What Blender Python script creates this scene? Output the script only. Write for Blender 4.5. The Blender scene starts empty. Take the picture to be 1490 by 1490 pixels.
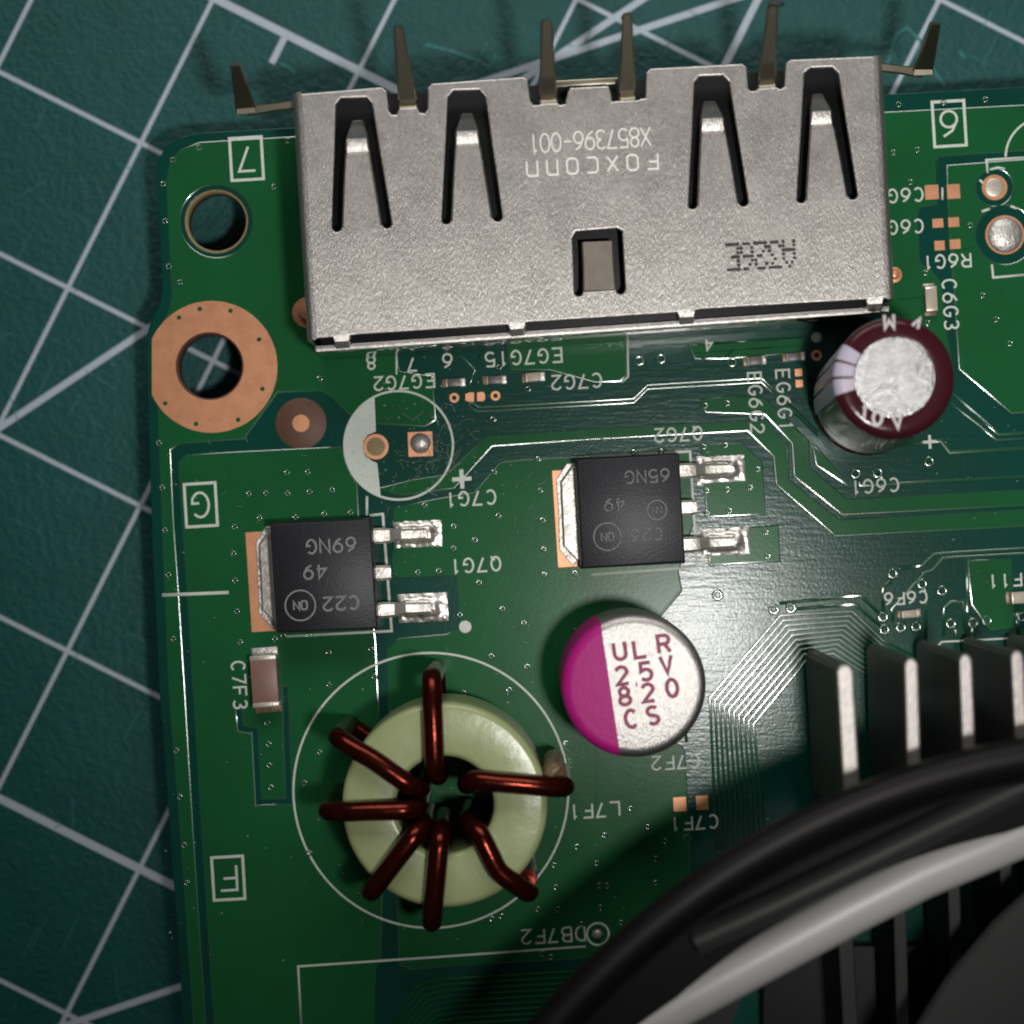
import bpy, bmesh, math, random
from mathutils import Vector, Matrix
random.seed(7)
sc = bpy.context.scene
C = sc.collection
R = math.radians

# ------------------------------------------------------------------ camera
D = 120.0            # mm, lens above the top face of the board
S0 = 24.0            # photo pixels per mm on the board
CAM_FOV_MM = 1490 / S0
cd = bpy.data.cameras.new('camera')
cam = bpy.data.objects.new('camera', cd); C.objects.link(cam)
cam.location = (0, 0, D / 1000)
cd.lens = 50; cd.sensor_width = 50 * CAM_FOV_MM / D
cd.clip_start = 0.004; cd.clip_end = 10
cd.dof.use_dof = True; cd.dof.focus_distance = (D - 3.6) / 1000; cd.dof.aperture_fstop = 14.5
sc.camera = cam

# ------------------------------------------------------------------ world and lamps
w = bpy.data.worlds.new('World'); sc.world = w; w.use_nodes = True
w.node_tree.nodes['Background'].inputs[0].default_value = (0.95, 0.98, 1.0, 1)
w.node_tree.nodes['Background'].inputs[1].default_value = 0.034

def lamp(name, kind, loc, target, energy, **kw):
    l = bpy.data.lights.new(name, kind); l.energy = energy
    o = bpy.data.objects.new(name, l); C.objects.link(o)
    o.location = Vector(loc) / 1000
    d = (Vector(target) - Vector(loc))
    o.rotation_euler = d.to_track_quat('-Z', 'Y').to_euler()
    for k, v in kw.items(): setattr(l, k, v)
    return o
# the phone's torch beside the lens: small, close, hard shadows
lamp('torch_lamp', 'SPOT', (21.5, -15, 122), (17, 25, 0), 0.36, spot_size=R(66), spot_blend=1.0,
     shadow_soft_size=0.0048, color=(1.0, 0.975, 0.94))
# desk lamp with a wide diffuser beyond the top of the picture
lamp('desk_lamp', 'AREA', (0, 190, 165), (0, 40, 0), 0.28, shape='RECTANGLE', size=0.20, size_y=0.10,
     color=(1.0, 0.97, 0.93))

sc.view_settings.view_transform = 'Standard'; sc.view_settings.look = 'None'
sc.view_settings.gamma = 1; sc.view_settings.exposure = 0.0
sc.cycles.max_bounces = 6

# ------------------------------------------------------------------ helpers
MM = 0.001
def W(px, py, z=0.0):
    """photo pixel -> point (mm) on the horizontal plane at height z"""
    k = (D - z) / (S0 * D)
    return Vector(((px - 745) * k, (745 - py) * k, z))
ORI = {}
def origin(o): return ORI.get(o.name, Vector((0, 0, 0))) if o else Vector((0, 0, 0))
def tag(o, label=None, cat=None, group=None, kind=None):
    if label: o['label'] = label
    if cat: o['category'] = cat
    if group: o['group'] = group
    if kind: o['kind'] = kind
    return o
def thing(name, at, label, cat, group=None):
    o = bpy.data.objects.new(name, None); C.objects.link(o)
    o.empty_display_size = 0.002
    o.location = Vector(at) * MM; ORI[o.name] = Vector(at)
    return tag(o, label, cat, group)
def link(name, me, mat, parent=None, smooth=False, at=None):
    o = bpy.data.objects.new(name, me); C.objects.link(o)
    if mat is not None and not me.materials: me.materials.append(mat)
    if smooth:
        for p in me.polygons: p.use_smooth = True
    po = origin(parent)
    if at is not None:
        o.location = (Vector(at) - po) * MM; ORI[o.name] = Vector(at)
    else: ORI[o.name] = po
    if parent: o.parent = parent
    return o
def mesh(name, V, F, mat, parent=None, smooth=False, at=None, sharp=None):
    """V in world mm"""
    off = Vector(at) if at is not None else origin(parent)
    me = bpy.data.meshes.new(name)
    me.from_pydata([((v[0]-off.x)*MM, (v[1]-off.y)*MM, (v[2]-off.z)*MM) for v in V], [], F)
    bm = bmesh.new(); bm.from_mesh(me); bmesh.ops.recalc_face_normals(bm, faces=bm.faces)
    bm.to_mesh(me); bm.free()
    o = link(name, me, mat, parent, smooth, at)
    if sharp is not None:
        me.set_sharp_from_angle(angle=R(sharp))
    return o
def plate(name, polys, z0, z1, bev, mat, parent=None, at=None, xf=None, res=1):
    """flat slab from 2-D outlines (mm, holes allowed) between z0 and z1"""
    c = bpy.data.curves.new('tmp', 'CURVE'); c.dimensions = '2D'; c.fill_mode = 'BOTH'
    c.extrude = (z1 - z0) / 2 - bev; c.bevel_depth = bev; c.offset = -bev; c.bevel_resolution = res
    for p in polys:
        s = c.splines.new('POLY'); s.points.add(len(p) - 1)
        for i, q in enumerate(p): s.points[i].co = (q[0], q[1], 0, 1)
        s.use_cyclic_u = True
    t = bpy.data.objects.new('tmp', c)
    me = bpy.data.meshes.new_from_object(t)
    bpy.data.objects.remove(t); bpy.data.curves.remove(c)
    me.name = name
    off = Vector(at) if at is not None else origin(parent)
    zc = (z0 + z1) / 2
    for v in me.vertices:
        p = Vector((v.co.x, v.co.y, v.co.z + zc))
        if xf: p = xf(p)
        v.co = (p - off) * MM
    me.materials.clear()
    for p in me.polygons: p.use_smooth = False
    return link(name, me, mat, parent, False, at)
def circ(cx, cy, r, n=32, r2=None, a0=0):
    r2 = r2 or r
    return [(cx + r*math.cos(a0 + i*2*math.pi/n), cy + r2*math.sin(a0 + i*2*math.pi/n)) for i in range(n)]
def pp(pts, z=0.0): return [tuple(W(x, y, z)[:2]) for x, y in pts]
def sweep_vf(path, prof, closed=False, base=0):
    """mitred sweep of profile [(offset,z)] along a 2-D path (mm)"""
    n = len(path); V = []; F = []; m = len(prof)
    for i in range(n):
        p = Vector(path[i][:2])
        a = Vector(path[i-1][:2]) if (i > 0 or closed) else None
        b = Vector(path[(i+1) % n][:2]) if (i < n-1 or closed) else None
        d1 = (p - a).normalized() if a is not None and (p-a).length > 1e-9 else None
        d2 = (b - p).normalized() if b is not None and (b-p).length > 1e-9 else None
        if d1 is None: d1 = d2
        if d2 is None: d2 = d1
        n1 = Vector((-d1.y, d1.x)); n2 = Vector((-d2.y, d2.x))
        mt = (n1 + n2)
        mt = n1 if mt.length < 1e-6 else mt.normalized()
        k = 1 / max(0.45, mt.dot(n1))
        for o, z in prof: V.append((p.x + mt.x*o*k, p.y + mt.y*o*k, z))
    for i in range(n if closed else n-1):
        j = (i+1) % n
        for q in range(m-1):
            F.append((base+i*m+q, base+i*m+q+1, base+j*m+q+1, base+j*m+q))
    if not closed and m > 2:
        F.append(tuple(base+q for q in range(m))); F.append(tuple(base+(n-1)*m+q for q in range(m)))
    return V, F
def trace(pts, wpx, mat, parent, name='trace', h=0.05, z=0.0, closed=False):
    wd = wpx / S0 / 2
    e = min(0.07, wd * .8)
    half = [(wd+.01, z-.004), (wd-e*.10, z+h*.45), (wd-e*.35, z+h*.80), (wd-e*.7, z+h*.95), (wd-e, z+h)]
    V, F = sweep_vf(pp(pts), [(-a, b) for a, b in half] + half[::-1], closed)
    return mesh(name, V, F, mat, parent, smooth=True)
def lathe_vf(prof, cx, cy, n=32, a0=0.0, a1=2*math.pi, base=0):
    full = abs(a1 - a0 - 2*math.pi) < 1e-6
    k = n if full else n + 1
    V = []; F = []; m = len(prof)
    for i in range(k):
        a = a0 + (a1-a0)*i/n
        for r, z in prof: V.append((cx + r*math.cos(a), cy + r*math.sin(a), z))
    for i in range(n):
        j = (i+1) % k
        for q in range(m-1): F.append((base+i*m+q, base+j*m+q, base+j*m+q+1, base+i*m+q+1))
    return V, F
def lathe(name, prof, cx, cy, mat, parent=None, n=32, a0=0.0, a1=2*math.pi, at=None, sharp=35, xf=None):
    V, F = lathe_vf(prof, cx, cy, n, a0, a1)
    if xf: V = [xf(Vector(v)) for v in V]
    o = mesh(name, V, F, mat, parent, smooth=True, at=at)
    me = o.data
    bm = bmesh.new(); bm.from_mesh(me)
    bmesh.ops.remove_doubles(bm, verts=bm.verts, dist=1e-7)
    bmesh.ops.recalc_face_normals(bm, faces=bm.faces)
    bm.to_mesh(me); bm.free()
    for p in me.polygons: p.use_smooth = True
    me.set_sharp_from_angle(angle=R(sharp))
    return o
def smooth_path(P, sub=6):
    P = [Vector(p) for p in P]; out = []
    for i in range(len(P)-1):
        p0 = P[max(i-1, 0)]; p1 = P[i]; p2 = P[i+1]; p3 = P[min(i+2, len(P)-1)]
        for s in range(sub):
            t = s/sub
            out.append(0.5*((2*p1)+(p2-p0)*t+(2*p0-5*p1+4*p2-p3)*t*t+(3*p1-p0-3*p2+p3)*t**3))
    out.append(P[-1]); return out
def tube_vf(P, r, n=12, base=0, cap=True):
    V = []; F = []
    P = [Vector(p) for p in P]
    up = Vector((0.13, 0.2, 0.97)).normalized()
    prev = None
    for i, p in enumerate(P):
        t = (P[min(i+1, len(P)-1)] - P[max(i-1, 0)]).normalized()
        if prev is None:
            a = t.cross(up); a = a.normalized() if a.length > .05 else t.cross(Vector((1, 0, 0))).normalized()
        else:
            a = (prev - t*prev.dot(t)).normalized()
        prev = a; b = t.cross(a)
        rr = r[i] if isinstance(r, (list, tuple)) else r
        for k in range(n):
            q = 2*math.pi*k/n
            V.append(tuple(p + a*math.cos(q)*rr + b*math.sin(q)*rr))
    for i in range(len(P)-1):
        for k in range(n):
            F.append((base+i*n+k, base+i*n+(k+1) % n, base+(i+1)*n+(k+1) % n, base+(i+1)*n+k))
    if cap:
        F.append(tuple(base+k for k in range(n))); F.append(tuple(base+(len(P)-1)*n+k for k in range(n)))
    return V, F
def tube(name, P, r, mat, parent=None, n=12, at=None, sub=6):
    V, F = tube_vf(smooth_path(P, sub), r, n)
    return mesh(name, V, F, mat, parent, smooth=True, at=at, sharp=50)
def strap(name, P, widths, th, mat, parent=None, side=None, at=None, bev=True):
    """sheet-metal strip: centre line P (3-D), width per point, thickness th, 'side' = width direction"""
    P = [Vector(p) for p in P]; V = []; F = []
    for i, p in enumerate(P):
        t = (P[min(i+1, len(P)-1)] - P[max(i-1, 0)]).normalized()
        s = Vector(side).normalized(); s = (s - t*s.dot(t)).normalized()
        nrm = s.cross(t).normalized()
        wd = widths[i] / 2
        c = min(th*.35, wd*.4)
        for a, b in ((-wd, -th/2+c), (-wd+c, -th/2), (wd-c, -th/2), (wd, -th/2+c), (wd, th/2-c), (wd-c, th/2), (-wd+c, th/2), (-wd, th/2-c)):
            V.append(tuple(p + s*a + nrm*b))
    m = 8
    for i in range(len(P)-1):
        for k in range(m): F.append((i*m+k, i*m+(k+1) % m, (i+1)*m+(k+1) % m, (i+1)*m+k))
    F.append(tuple(range(m))); F.append(tuple((len(P)-1)*m+k for k in range(m)))
    return mesh(name, V, F, mat, parent, smooth=True, at=at, sharp=28)
def prism(name, base, top, mat, parent=None, at=None, bev=0.0, seg=2):
    """solid between two outlines (lists of 3-D points)"""
    n = len(base); V = list(base) + list(top)
    F = [tuple(range(n))[::-1], tuple(range(n, 2*n))] + [(i, (i+1) % n, n+(i+1) % n, n+i) for i in range(n)]
    o = mesh(name, V, F, mat, parent, at=at)
    if bev > 0:
        bm = bmesh.new(); bm.from_mesh(o.data)
        bmesh.ops.bevel(bm, geom=list(bm.edges), offset=bev*MM, segments=seg, profile=.5, affect='EDGES', clamp_overlap=True)
        bm.to_mesh(o.data); bm.free()
        for p in o.data.polygons: p.use_smooth = True
        o.data.set_sharp_from_angle(angle=R(40))
    return o
def block(name, quad, z0, z1, mat, parent=None, at=None, bev=0.05, taper=0.0):
    c = sum((Vector(q[:2]) for q in quad), Vector((0, 0))) / len(quad)
    def ins(q):
        d = Vector(q[:2]) - c
        return c + d * (1 - taper / max(d.length, 1e-6))
    return prism(name, [(q[0], q[1], z0) for q in quad], [(*ins(q), z1) for q in quad], mat, parent, at, bev)

# ------------------------------------------------------------------ materials
def mat(name, col, rough=.5, metal=0.0, var=None, bump=None, bump2=None, spec=.5, coat=0.0, coat_rough=.05, rvar=None, aniso=None, speck=None):
    m = bpy.data.materials.new(name); m.use_nodes = True
    nt = m.node_tree; N = nt.nodes; L = nt.links
    b = N['Principled BSDF']
    b.inputs['Base Color'].default_value = (*col, 1); b.inputs['Roughness'].default_value = rough
    b.inputs['Metallic'].default_value = metal; b.inputs['Specular IOR Level'].default_value = spec
    b.inputs['Coat Weight'].default_value = coat; b.inputs['Coat Roughness'].default_value = coat_rough
    g = N.new('ShaderNodeNewGeometry')
    s = N.new('ShaderNodeVectorMath'); s.operation = 'SCALE'; s.inputs['Scale'].default_value = 1000
    L.new(g.outputs['Position'], s.inputs[0])
    P = s.outputs[0]
    def noise(scale, detail=3, stretch=None, rot=0, rgh=.55):
        n = N.new('ShaderNodeTexNoise'); n.inputs['Scale'].default_value = scale; n.inputs['Detail'].default_value = detail
        n.inputs['Roughness'].default_value = rgh
        src = P
        if stretch:
            mp = N.new('ShaderNodeMapping'); mp.inputs['Scale'].default_value = stretch
            mp.inputs['Rotation'].default_value = (0, 0, rot)
            L.new(P, mp.inputs[0]); src = mp.outputs[0]
        L.new(src, n.inputs['Vector']); return n.outputs['Fac']
    colsock = None
    if var:       # (scale, amount, other colour, lo, hi)
        for v in (var if isinstance(var, list) else [var]):
            f = noise(v[0], 4)
            mr = N.new('ShaderNodeMapRange'); mr.inputs[1].default_value = v[3]; mr.inputs[2].default_value = v[4]
            mr.inputs[3].default_value = 0; mr.inputs[4].default_value = v[1]
            L.new(f, mr.inputs[0])
            mx = N.new('ShaderNodeMix'); mx.data_type = 'RGBA'
            L.new(mr.outputs[0], mx.inputs[0])
            if colsock: L.new(colsock, mx.inputs[6])
            else: mx.inputs[6].default_value = (*col, 1)
            mx.inputs[7].default_value = (*v[2], 1)
            colsock = mx.outputs[2]
    if colsock: L.new(colsock, b.inputs['Base Color'])
    if rvar:      # (scale, lo, hi)
        f = noise(rvar[0], 4)
        mr = N.new('ShaderNodeMapRange'); mr.inputs[1].default_value = .3; mr.inputs[2].default_value = .7
        mr.inputs[3].default_value = rvar[1]; mr.inputs[4].default_value = rvar[2]
        L.new(f, mr.inputs[0]); L.new(mr.outputs[0], b.inputs['Roughness'])
    last = None
    for bp in (bump, bump2):
        if bp:    # (scale, strength, distance mm, stretch, rot)
            f = noise(bp[0], bp[5] if len(bp) > 5 else 3, bp[3] if len(bp) > 3 else None, bp[4] if len(bp) > 4 else 0)
            bn = N.new('ShaderNodeBump'); bn.inputs['Strength'].default_value = bp[1]
            bn.inputs['Distance'].default_value = bp[2] * MM
            L.new(f, bn.inputs['Height'])
            if last: L.new(last, bn.inputs['Normal'])
            last = bn.outputs[0]
    if last: L.new(last, b.inputs['Normal'])
    return m
M = {}
TH = R(3.4)           # board's turn in the picture
M['mat'] = mat('mat_vinyl', (.004, .076, .072), .46, var=[(.35, .5, (.003, .056, .055), .35, .65), (9, .35, (.014, .10, .10), .5, .75)],
               bump=(2.6, 1.0, .11), bump2=(.7, .3, .15), spec=.34)
M['matline'] = mat('mat_print', (.46, .52, .60), .55, var=[(14, .9, (.05, .13, .15), .54, .70), (1.2, .25, (.35, .42, .5), .4, .7)], bump=(9, .3, .03))
M['matscuff'] = mat('mat_scuff', (.03, .2, .2), .6, var=(10, .9, (.015, .09, .09), .45, .6))
M['mask'] = mat('solder_mask', (.003, .055, .042), .20, var=[(.25, .5, (.006, .042, .022), .35, .65), (6, .25, (.004, .03, .03), .5, .8)],
                bump=(1.5, .34, .030, (.35, 2.6, 1), -TH, 4), bump2=(5, .32, .020), spec=.24)
M['maskcu'] = mat('solder_mask_over_copper', (.011, .102, .034), .23, var=[(.3, .55, (.012, .082, .026), .35, .65), (7, .25, (.03, .13, .04), .55, .8)],
                  bump=(3.5, .20, .014), bump2=(14, .2, .008), spec=.10)
M['trace'] = mat('solder_mask_over_track', (.012, .088, .042), .17, bump=(4, .25, .012))
M['trace'].node_tree.nodes['Principled BSDF'].inputs['IOR'].default_value = 2.7
M['viahole'] = mat('via_hole', (.004, .012, .010), .4)
M['maskedge'] = mat('board_edge', (.010, .055, .030), .45, var=(3, .6, (.03, .07, .03), .4, .7), bump=(6, .4, .05))
M['laminate'] = mat('fibreglass', (.30, .22, .10), .6, var=(6, .6, (.14, .11, .05), .4, .7))
M['silk'] = mat('silkscreen_white', (.62, .66, .60), .6, var=[(9, .55, (.25, .38, .28), .52, .72)], bump=(12, .4, .02))
M['copper'] = mat('bare_copper', (.66, .31, .165), .42, .45, var=[(1.0, .5, (.48, .21, .105), .4, .68), (6, .45, (.36, .16, .09), .58, .74), (1.9, .8, (.22, .10, .06), .70, .76)],
                  bump=(5, .15, .02, (1, 6, 1), 0.2))
M['fid'] = mat('bare_laminate_brown', (.10, .042, .022), .55, var=(2, .5, (.13, .06, .035), .4, .7))
M['solder'] = mat('solder', (.60, .58, .55), .44, .75, var=(1.6, .6, (.38, .35, .32), .5, .68), bump=(3.5, .8, .09))
M['solderlead'] = mat('solder_with_flux', (.72, .69, .65), .34, .85, var=[(1.0, .75, (.26, .19, .12), .57, .66)], bump=(2.2, .35, .04))
M['flux'] = mat('flux_residue', (.16, .10, .055), .3, 0, var=(4, .7, (.30, .24, .15), .4, .7), bump=(6, .5, .06))
M['tin'] = mat('tinned_lead', (.50, .475, .435), .42, .6, bump=(4, .5, .05), rvar=(2, .28, .48), var=[(1.5, .5, (.30, .27, .24), .45, .66)])
M['shell'] = mat('nickel_shell', (.62, .59, .56), .36, .96, var=[(.3, .15, (.54, .52, .50), .35, .65), (7, .4, (.38, .36, .345), .48, .68)],
                 bump=(6, .8, .05, (3.0, .55, 1), -TH, 4), bump2=(.5, .05, .05), rvar=(.6, .33, .39))
M['shellrear'] = mat('nickel_shell_polished', (.66, .64, .60), .09, 1.0, bump=(2, .06, .02, (.3, 3, 1), -TH))
M['tabmetal'] = mat('spring_tab_metal', (.30, .275, .21), .36, 1.0, bump=(5, .2, .02), var=(2, .4, (.24, .22, .16), .4, .7))
M['embossglint'] = mat('stamped_metal_glint', (.92, .90, .86), .40, .30)  # near-white paint for the glints along the stamped edges
M['tongue'] = mat('latch_tongue_metal', (.22, .195, .165), .5, .8, bump=(5, .3, .03), var=(1.5, .5, (.15, .13, .11), .4, .7))
M['ink'] = mat('printed_ink', (.035, .016, .016), .6)
M['black'] = mat('black_plastic', (.010, .010, .011), .42, bump=(8, .2, .02))
M['blackin'] = mat('connector_insulator', (.003, .003, .004), .5, spec=.2)
M['epoxy'] = mat('moulded_epoxy', (.012, .012, .017), .42, var=[(4, .5, (.022, .022, .029), .5, .75), (11, .6, (.05, .05, .055), .68, .76)], bump=(9, .4, .035), spec=.34)
M['laser'] = mat('laser_marking', (.20, .20, .205), .65, var=(9, .7, (.06, .06, .065), .5, .68))
M['laserdim'] = mat('laser_marking_worn', (.13, .13, .137), .6, var=(7, .8, (.04, .04, .045), .48, .62))
M['alu'] = mat('aluminium_can', (.50, .48, .46), .38, .95, bump=(8, .9, .04, (2.0, .6, 1), .6, 4), var=[(9, .4, (.32, .305, .29), .48, .7)])
M['alutop'] = mat('aluminium_mottled', (.62, .62, .63), .22, .96, bump=(3.8, 1.0, .17), bump2=(9, .8, .07), var=(5, .5, (.36, .36, .37), .5, .68))
M['pink'] = mat('magenta_ink', (.40, .010, .185), .48, bump=(4, .4, .05), var=[(1.5, .35, (.33, .008, .15), .4, .7), (9, .4, (.26, .006, .12), .62, .75)], spec=.22)
M['pinktext'] = mat('magenta_lettering', (.24, .006, .075), .5, var=(10, .5, (.36, .05, .14), .55, .7))
M['sleeve'] = mat('plastic_sleeve', (.046, .008, .013), .17, bump=(1.2, .3, .06), spec=.26)
M['stripe'] = mat('lilac_stripe', (.46, .42, .52), .35, bump=(3, .2, .03))
M['sleevetext'] = mat('sleeve_lettering', (.58, .54, .56), .4)
M['core'] = mat('painted_ferrite', (.33, .38, .185), .27, bump=(5, .14, .03), bump2=(.8, .22, .12), var=[(1.1, .35, (.28, .33, .15), .4, .7), (7, .5, (.16, .18, .09), .66, .78)], spec=.5)
M['wire'] = mat('enamelled_wire', (.085, .013, .006), .21, .85, bump=(3, .3, .035), var=(1.5, .65, (.06, .007, .004), .4, .7), spec=.3)
M['mlcc'] = mat('ceramic_brown', (.24, .135, .105), .42, var=(4, .4, (.19, .105, .085), .4, .7), bump=(8, .2, .02))
M['beige'] = mat('ceramic_beige', (.42, .36, .28), .45, var=(5, .3, (.36, .30, .23), .4, .7))
M['greychip'] = mat('ceramic_grey', (.10, .095, .095), .4)
M['term'] = mat('tinned_terminal', (.62, .56, .48), .38, .6, bump=(8, .4, .03), var=(6, .4, (.42, .36, .30), .5, .7))
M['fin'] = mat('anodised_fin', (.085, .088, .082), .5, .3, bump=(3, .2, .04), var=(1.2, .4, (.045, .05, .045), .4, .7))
M['finedge'] = mat('cut_aluminium', (.36, .34, .325), .5, .9, bump=(4, .5, .06), var=(2.5, .4, (.52, .49, .46), .4, .7))
M['fan'] = mat('fan_shroud_plastic', (.004, .0034, .0036), .45, bump=(3, .1, .03), spec=.16)
M['fangrey'] = mat('fan_ring_plastic', (.42, .415, .41), .38, bump=(1, .1, .05))
M['blade'] = mat('fan_blade_plastic', (.055, .055, .055), .5, bump=(1.5, .1, .05))
M['strutdark'] = mat('fan_strut_plastic', (.028, .028, .028), .5, bump=(1.5, .1, .05), spec=.25)
M['finshaded'] = mat('anodised_fin_shaded', (.035, .036, .035), .55, bump=(3, .2, .04), spec=.25)  # fin colour darkened, the shade under the fan put into it
M['dust'] = mat('lint', (.42, .42, .40), .8)

# ------------------------------------------------------------------ cutting mat
ZM = -4.8
def mp(px, py): return W(px, py, ZM)
mv = [(-90, -90), (90, -90), (90, 90), (-90, 90)]
cm = plate('cutting_mat', [mv], ZM - 3.0, ZM, .2, M['mat'])
tag(cm, 'dark green self-healing cutting mat with white grid lines', 'cutting mat', kind='structure')
O0 = Vector(mp(205, 208)[:2]); U = (Vector(mp(205+211, 208+106)[:2]) - O0)
Vv = Vector((U.y, -U.x))              # one square, down the picture
def gl(a, b): return O0 + U*a + Vv*b
def matline(p, q, wd, z=.012):
    d = (Vector(q) - Vector(p)); n = max(2, int(d.length / 2.0))
    nn = Vector((-d.y, d.x)).normalized()
    pts = [Vector(p) + d*i/n for i in range(n+1)]
    V, F = sweep_vf(pts, [(-wd/2, ZM+z), (wd/2, ZM+z)])
    return mesh('grid_line', V, F, M['matline'], cm)
for a in range(-3, 8):
    matline(gl(a, -8), gl(a, 8), .46 if a == 3 else .28, .012)
for b in range(-6, 8):
    matline(gl(-6, b), gl(9, b), .52 if b in (-1, 4) else .29, .016)
def dline(p1, p2, wd, z):
    a, b = Vector(mp(*p1)[:2]), Vector(mp(*p2)[:2])
    o = matline(a, b, wd, z); o.name = 'angle_line'
dline((-150, 722), (1010, -51), .44, .020)
dline((640, 140), (1120, -19), .44, .024)
dline((-40, 1538), (620, 1314), .42, .024)
matline(gl(.5, -1), gl(.5, -.8), .42, .028)
# scuffs: pale squiggles worn into the mat
scv = []; scf = []
for P in ([(1290, 95), (1305, 50), (1320, 40), (1340, 60), (1335, 90)], [(1352, 92), (1362, 108), (1375, 125)], [(1395, 75), (1405, 85)],
          [(408, 92), (420, 98), (430, 108)], [(620, 65), (660, 75), (700, 90)]):
    v, f = sweep_vf([tuple(mp(*p)[:2]) for p in P], [(-.09, ZM+.03), (.09, ZM+.03)], base=len(scv))
    scv += v; scf += f
rs_ = random.Random(11)
for k in range(46):      # fine knife cuts
    x, y = (rs_.uniform(0, 210), rs_.uniform(150, 1480)) if k % 3 else (rs_.uniform(330, 1480), rs_.uniform(0, 110))
    a = rs_.choice((.46, -1.1, rs_.uniform(0, 3.1))); L = rs_.uniform(8, 55)
    pts = [(x + L*t*math.cos(a) + rs_.uniform(-1, 1), y + L*t*math.sin(a) + rs_.uniform(-1, 1)) for t in (0, .33, .66, 1)]
    v, f = sweep_vf([tuple(mp(*p)[:2]) for p in pts], [(-.028, ZM+.032), (.028, ZM+.032)], base=len(scv)); scv += v; scf += f
mesh('scuff_marks', scv, scf, M['matscuff'], cm)


# ------------------------------------------------------------------ circuit board
bo = Vector((0, 0, ZM))
board = thing('circuit_board', bo, 'green printed circuit board with bare copper ring and white lettering on cutting mat', 'circuit board')
edge = [(288, 193), (262, 199), (243, 211), (232, 228), (227, 252), (234, 380), (236, 428), (231, 446), (219, 468), (214, 486), (213, 510), (215, 590),
        (222, 800), (232, 1008), (248, 1217), (264, 1448), (292, 1860)]
outline = edge + [(1950, 1860), (1950, 100)]
HOLE1 = (W(315, 322), 46/S0); HOLE2 = (W(305, 533), 50/S0)
holes = [circ(HOLE1[0].x, HOLE1[0].y, HOLE1[1], 48), circ(HOLE2[0].x, HOLE2[0].y, HOLE2[1], 48)]
lam = plate('laminate', [pp(outline)] + holes, -1.6, 0, .06, M['mask'], board)
# side faces of the laminate take the raw edge colour
lam.data.materials.append(M['maskedge'])
for p in lam.data.polygons:
    if abs(p.normal.z) < .3: p.material_index = 1
for (c, r) in (HOLE1, HOLE2):
    V, F = lathe_vf([(r, -.02), (r-.13, -.04), (r-.13, -1.58), (r, -1.59)], c.x, c.y, 48)
    mesh('hole_wall', V, F, M['laminate' if r < 2 else 'fid'], lam, smooth=True)
for (x, y, a_, b_) in ((480, 330, 3, 2), (1180, 300, 3, 2), (430, 1000, 2, 3), (1000, 1350, 6, 6), (900, 720, 4, 2), (1500, 900, 5, 5), (1700, 1600, 6, 6), (1750, 300, 4, 3), (600, 1650, 4, 4)):
    p = W(x, y); block('underside_part', [(p.x-a_, p.y-b_), (p.x+a_, p.y-b_), (p.x+a_, p.y+b_), (p.x-a_, p.y+b_)], ZM, -1.58, M['black'], board, bev=.1)
CU = .05      # raised copper under the mask
def pour(pts, hs=(), name='copper_pour'):
    o = plate(name, [pp(pts)] + list(hs), -.22, 0, .10, M['maskcu'], board, res=3, xf=lambda p: Vector((p.x, p.y, CU + p.z*.55)))
    o.data.materials.append(M['trace'])
    for p in o.data.polygons:
        if abs(p.normal.z) < .995: p.material_index = 1; p.use_smooth = True
    return o
def px_circ(x, y, r, n=28): 
    c = W(x, y); return circ(c.x, c.y, r/S0, n)
def px_strip(path, wd):
    V, _ = sweep_vf(path, [(-wd/2, 0), (wd/2, 0)])
    return pp([v[:2] for v in V[0::2]] + [v[:2] for v in V[1::2]][::-1])
# top-left corner and the strip down the left edge
pour([(241, 262), (247, 236), (262, 217), (290, 206), (440, 197), (640, 186), (760, 300), (640, 470), (577, 514), (583, 539), (630, 546), (636, 612), (620, 622), (545, 618), (506, 603), (480, 577),
      (468, 570), (405, 572), (356, 640), (262, 647), (249, 655), (254, 760), (262, 874), (269, 985), (283, 1217), (292, 1356), (301, 1490), (322, 1850),
      (305, 1850), (278, 1448), (262, 1217), (245, 1008), (236, 800), (229, 600), (227, 500), (232, 475), (245, 452), (249, 430)],
     [px_circ(315, 322, 52, 40), px_circ(305, 533, 56, 40)])
pour([(259, 672), (271, 661), (355, 656), (478, 650), (497, 649), (502, 665), (512, 690), (521, 704), (524, 760), (548, 930), (553, 1040), (558, 1300), (556, 1395), (548, 1410),
      (540, 1850), (335, 1850), (311, 1490), (302, 1356), (293, 1217), (279, 985), (272, 874), (264, 760)],
     [px_strip([(347, 1030), (350, 1060), (371, 1064), (376, 1168), (421, 1166), (415, 1000)], 6)])
pour([(572, 738), (640, 724), (690, 716), (727, 672), (760, 668), (1006, 655), (1010, 760), (988, 832), (993, 860), (950, 912), (960, 1060), (997, 1090), (1007, 1270), (1014, 1480),
      (880, 1395), (720, 1402), (600, 1412), (580, 1405), (566, 1050), (561, 945), (580, 928), (650, 922), (668, 912), (664, 838), (578, 842), (570, 830)])
pour([(585, 722), (520, 706), (548, 710), (600, 697), (650, 690), (707, 633), (850, 624), (1114, 610), (1147, 648), (1149, 698), (1221, 755), (1960, 716), (1960, 742), (1215, 782), (1128, 706), (1124, 665), (1087, 629),
      (850, 642), (717, 651), (662, 712)])
pour([(1022, 580), (1050, 576), (1111, 577), (1178, 642), (1178, 679), (1232, 725), (1960, 688), (1960, 712), (1225, 751), (1154, 694), (1151, 646), (1112, 605), (1027, 602), (1018, 592)])
pour([(734, 500), (913, 488), (913, 546), (903, 557), (866, 558), (800, 540), (743, 540)])
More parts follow.
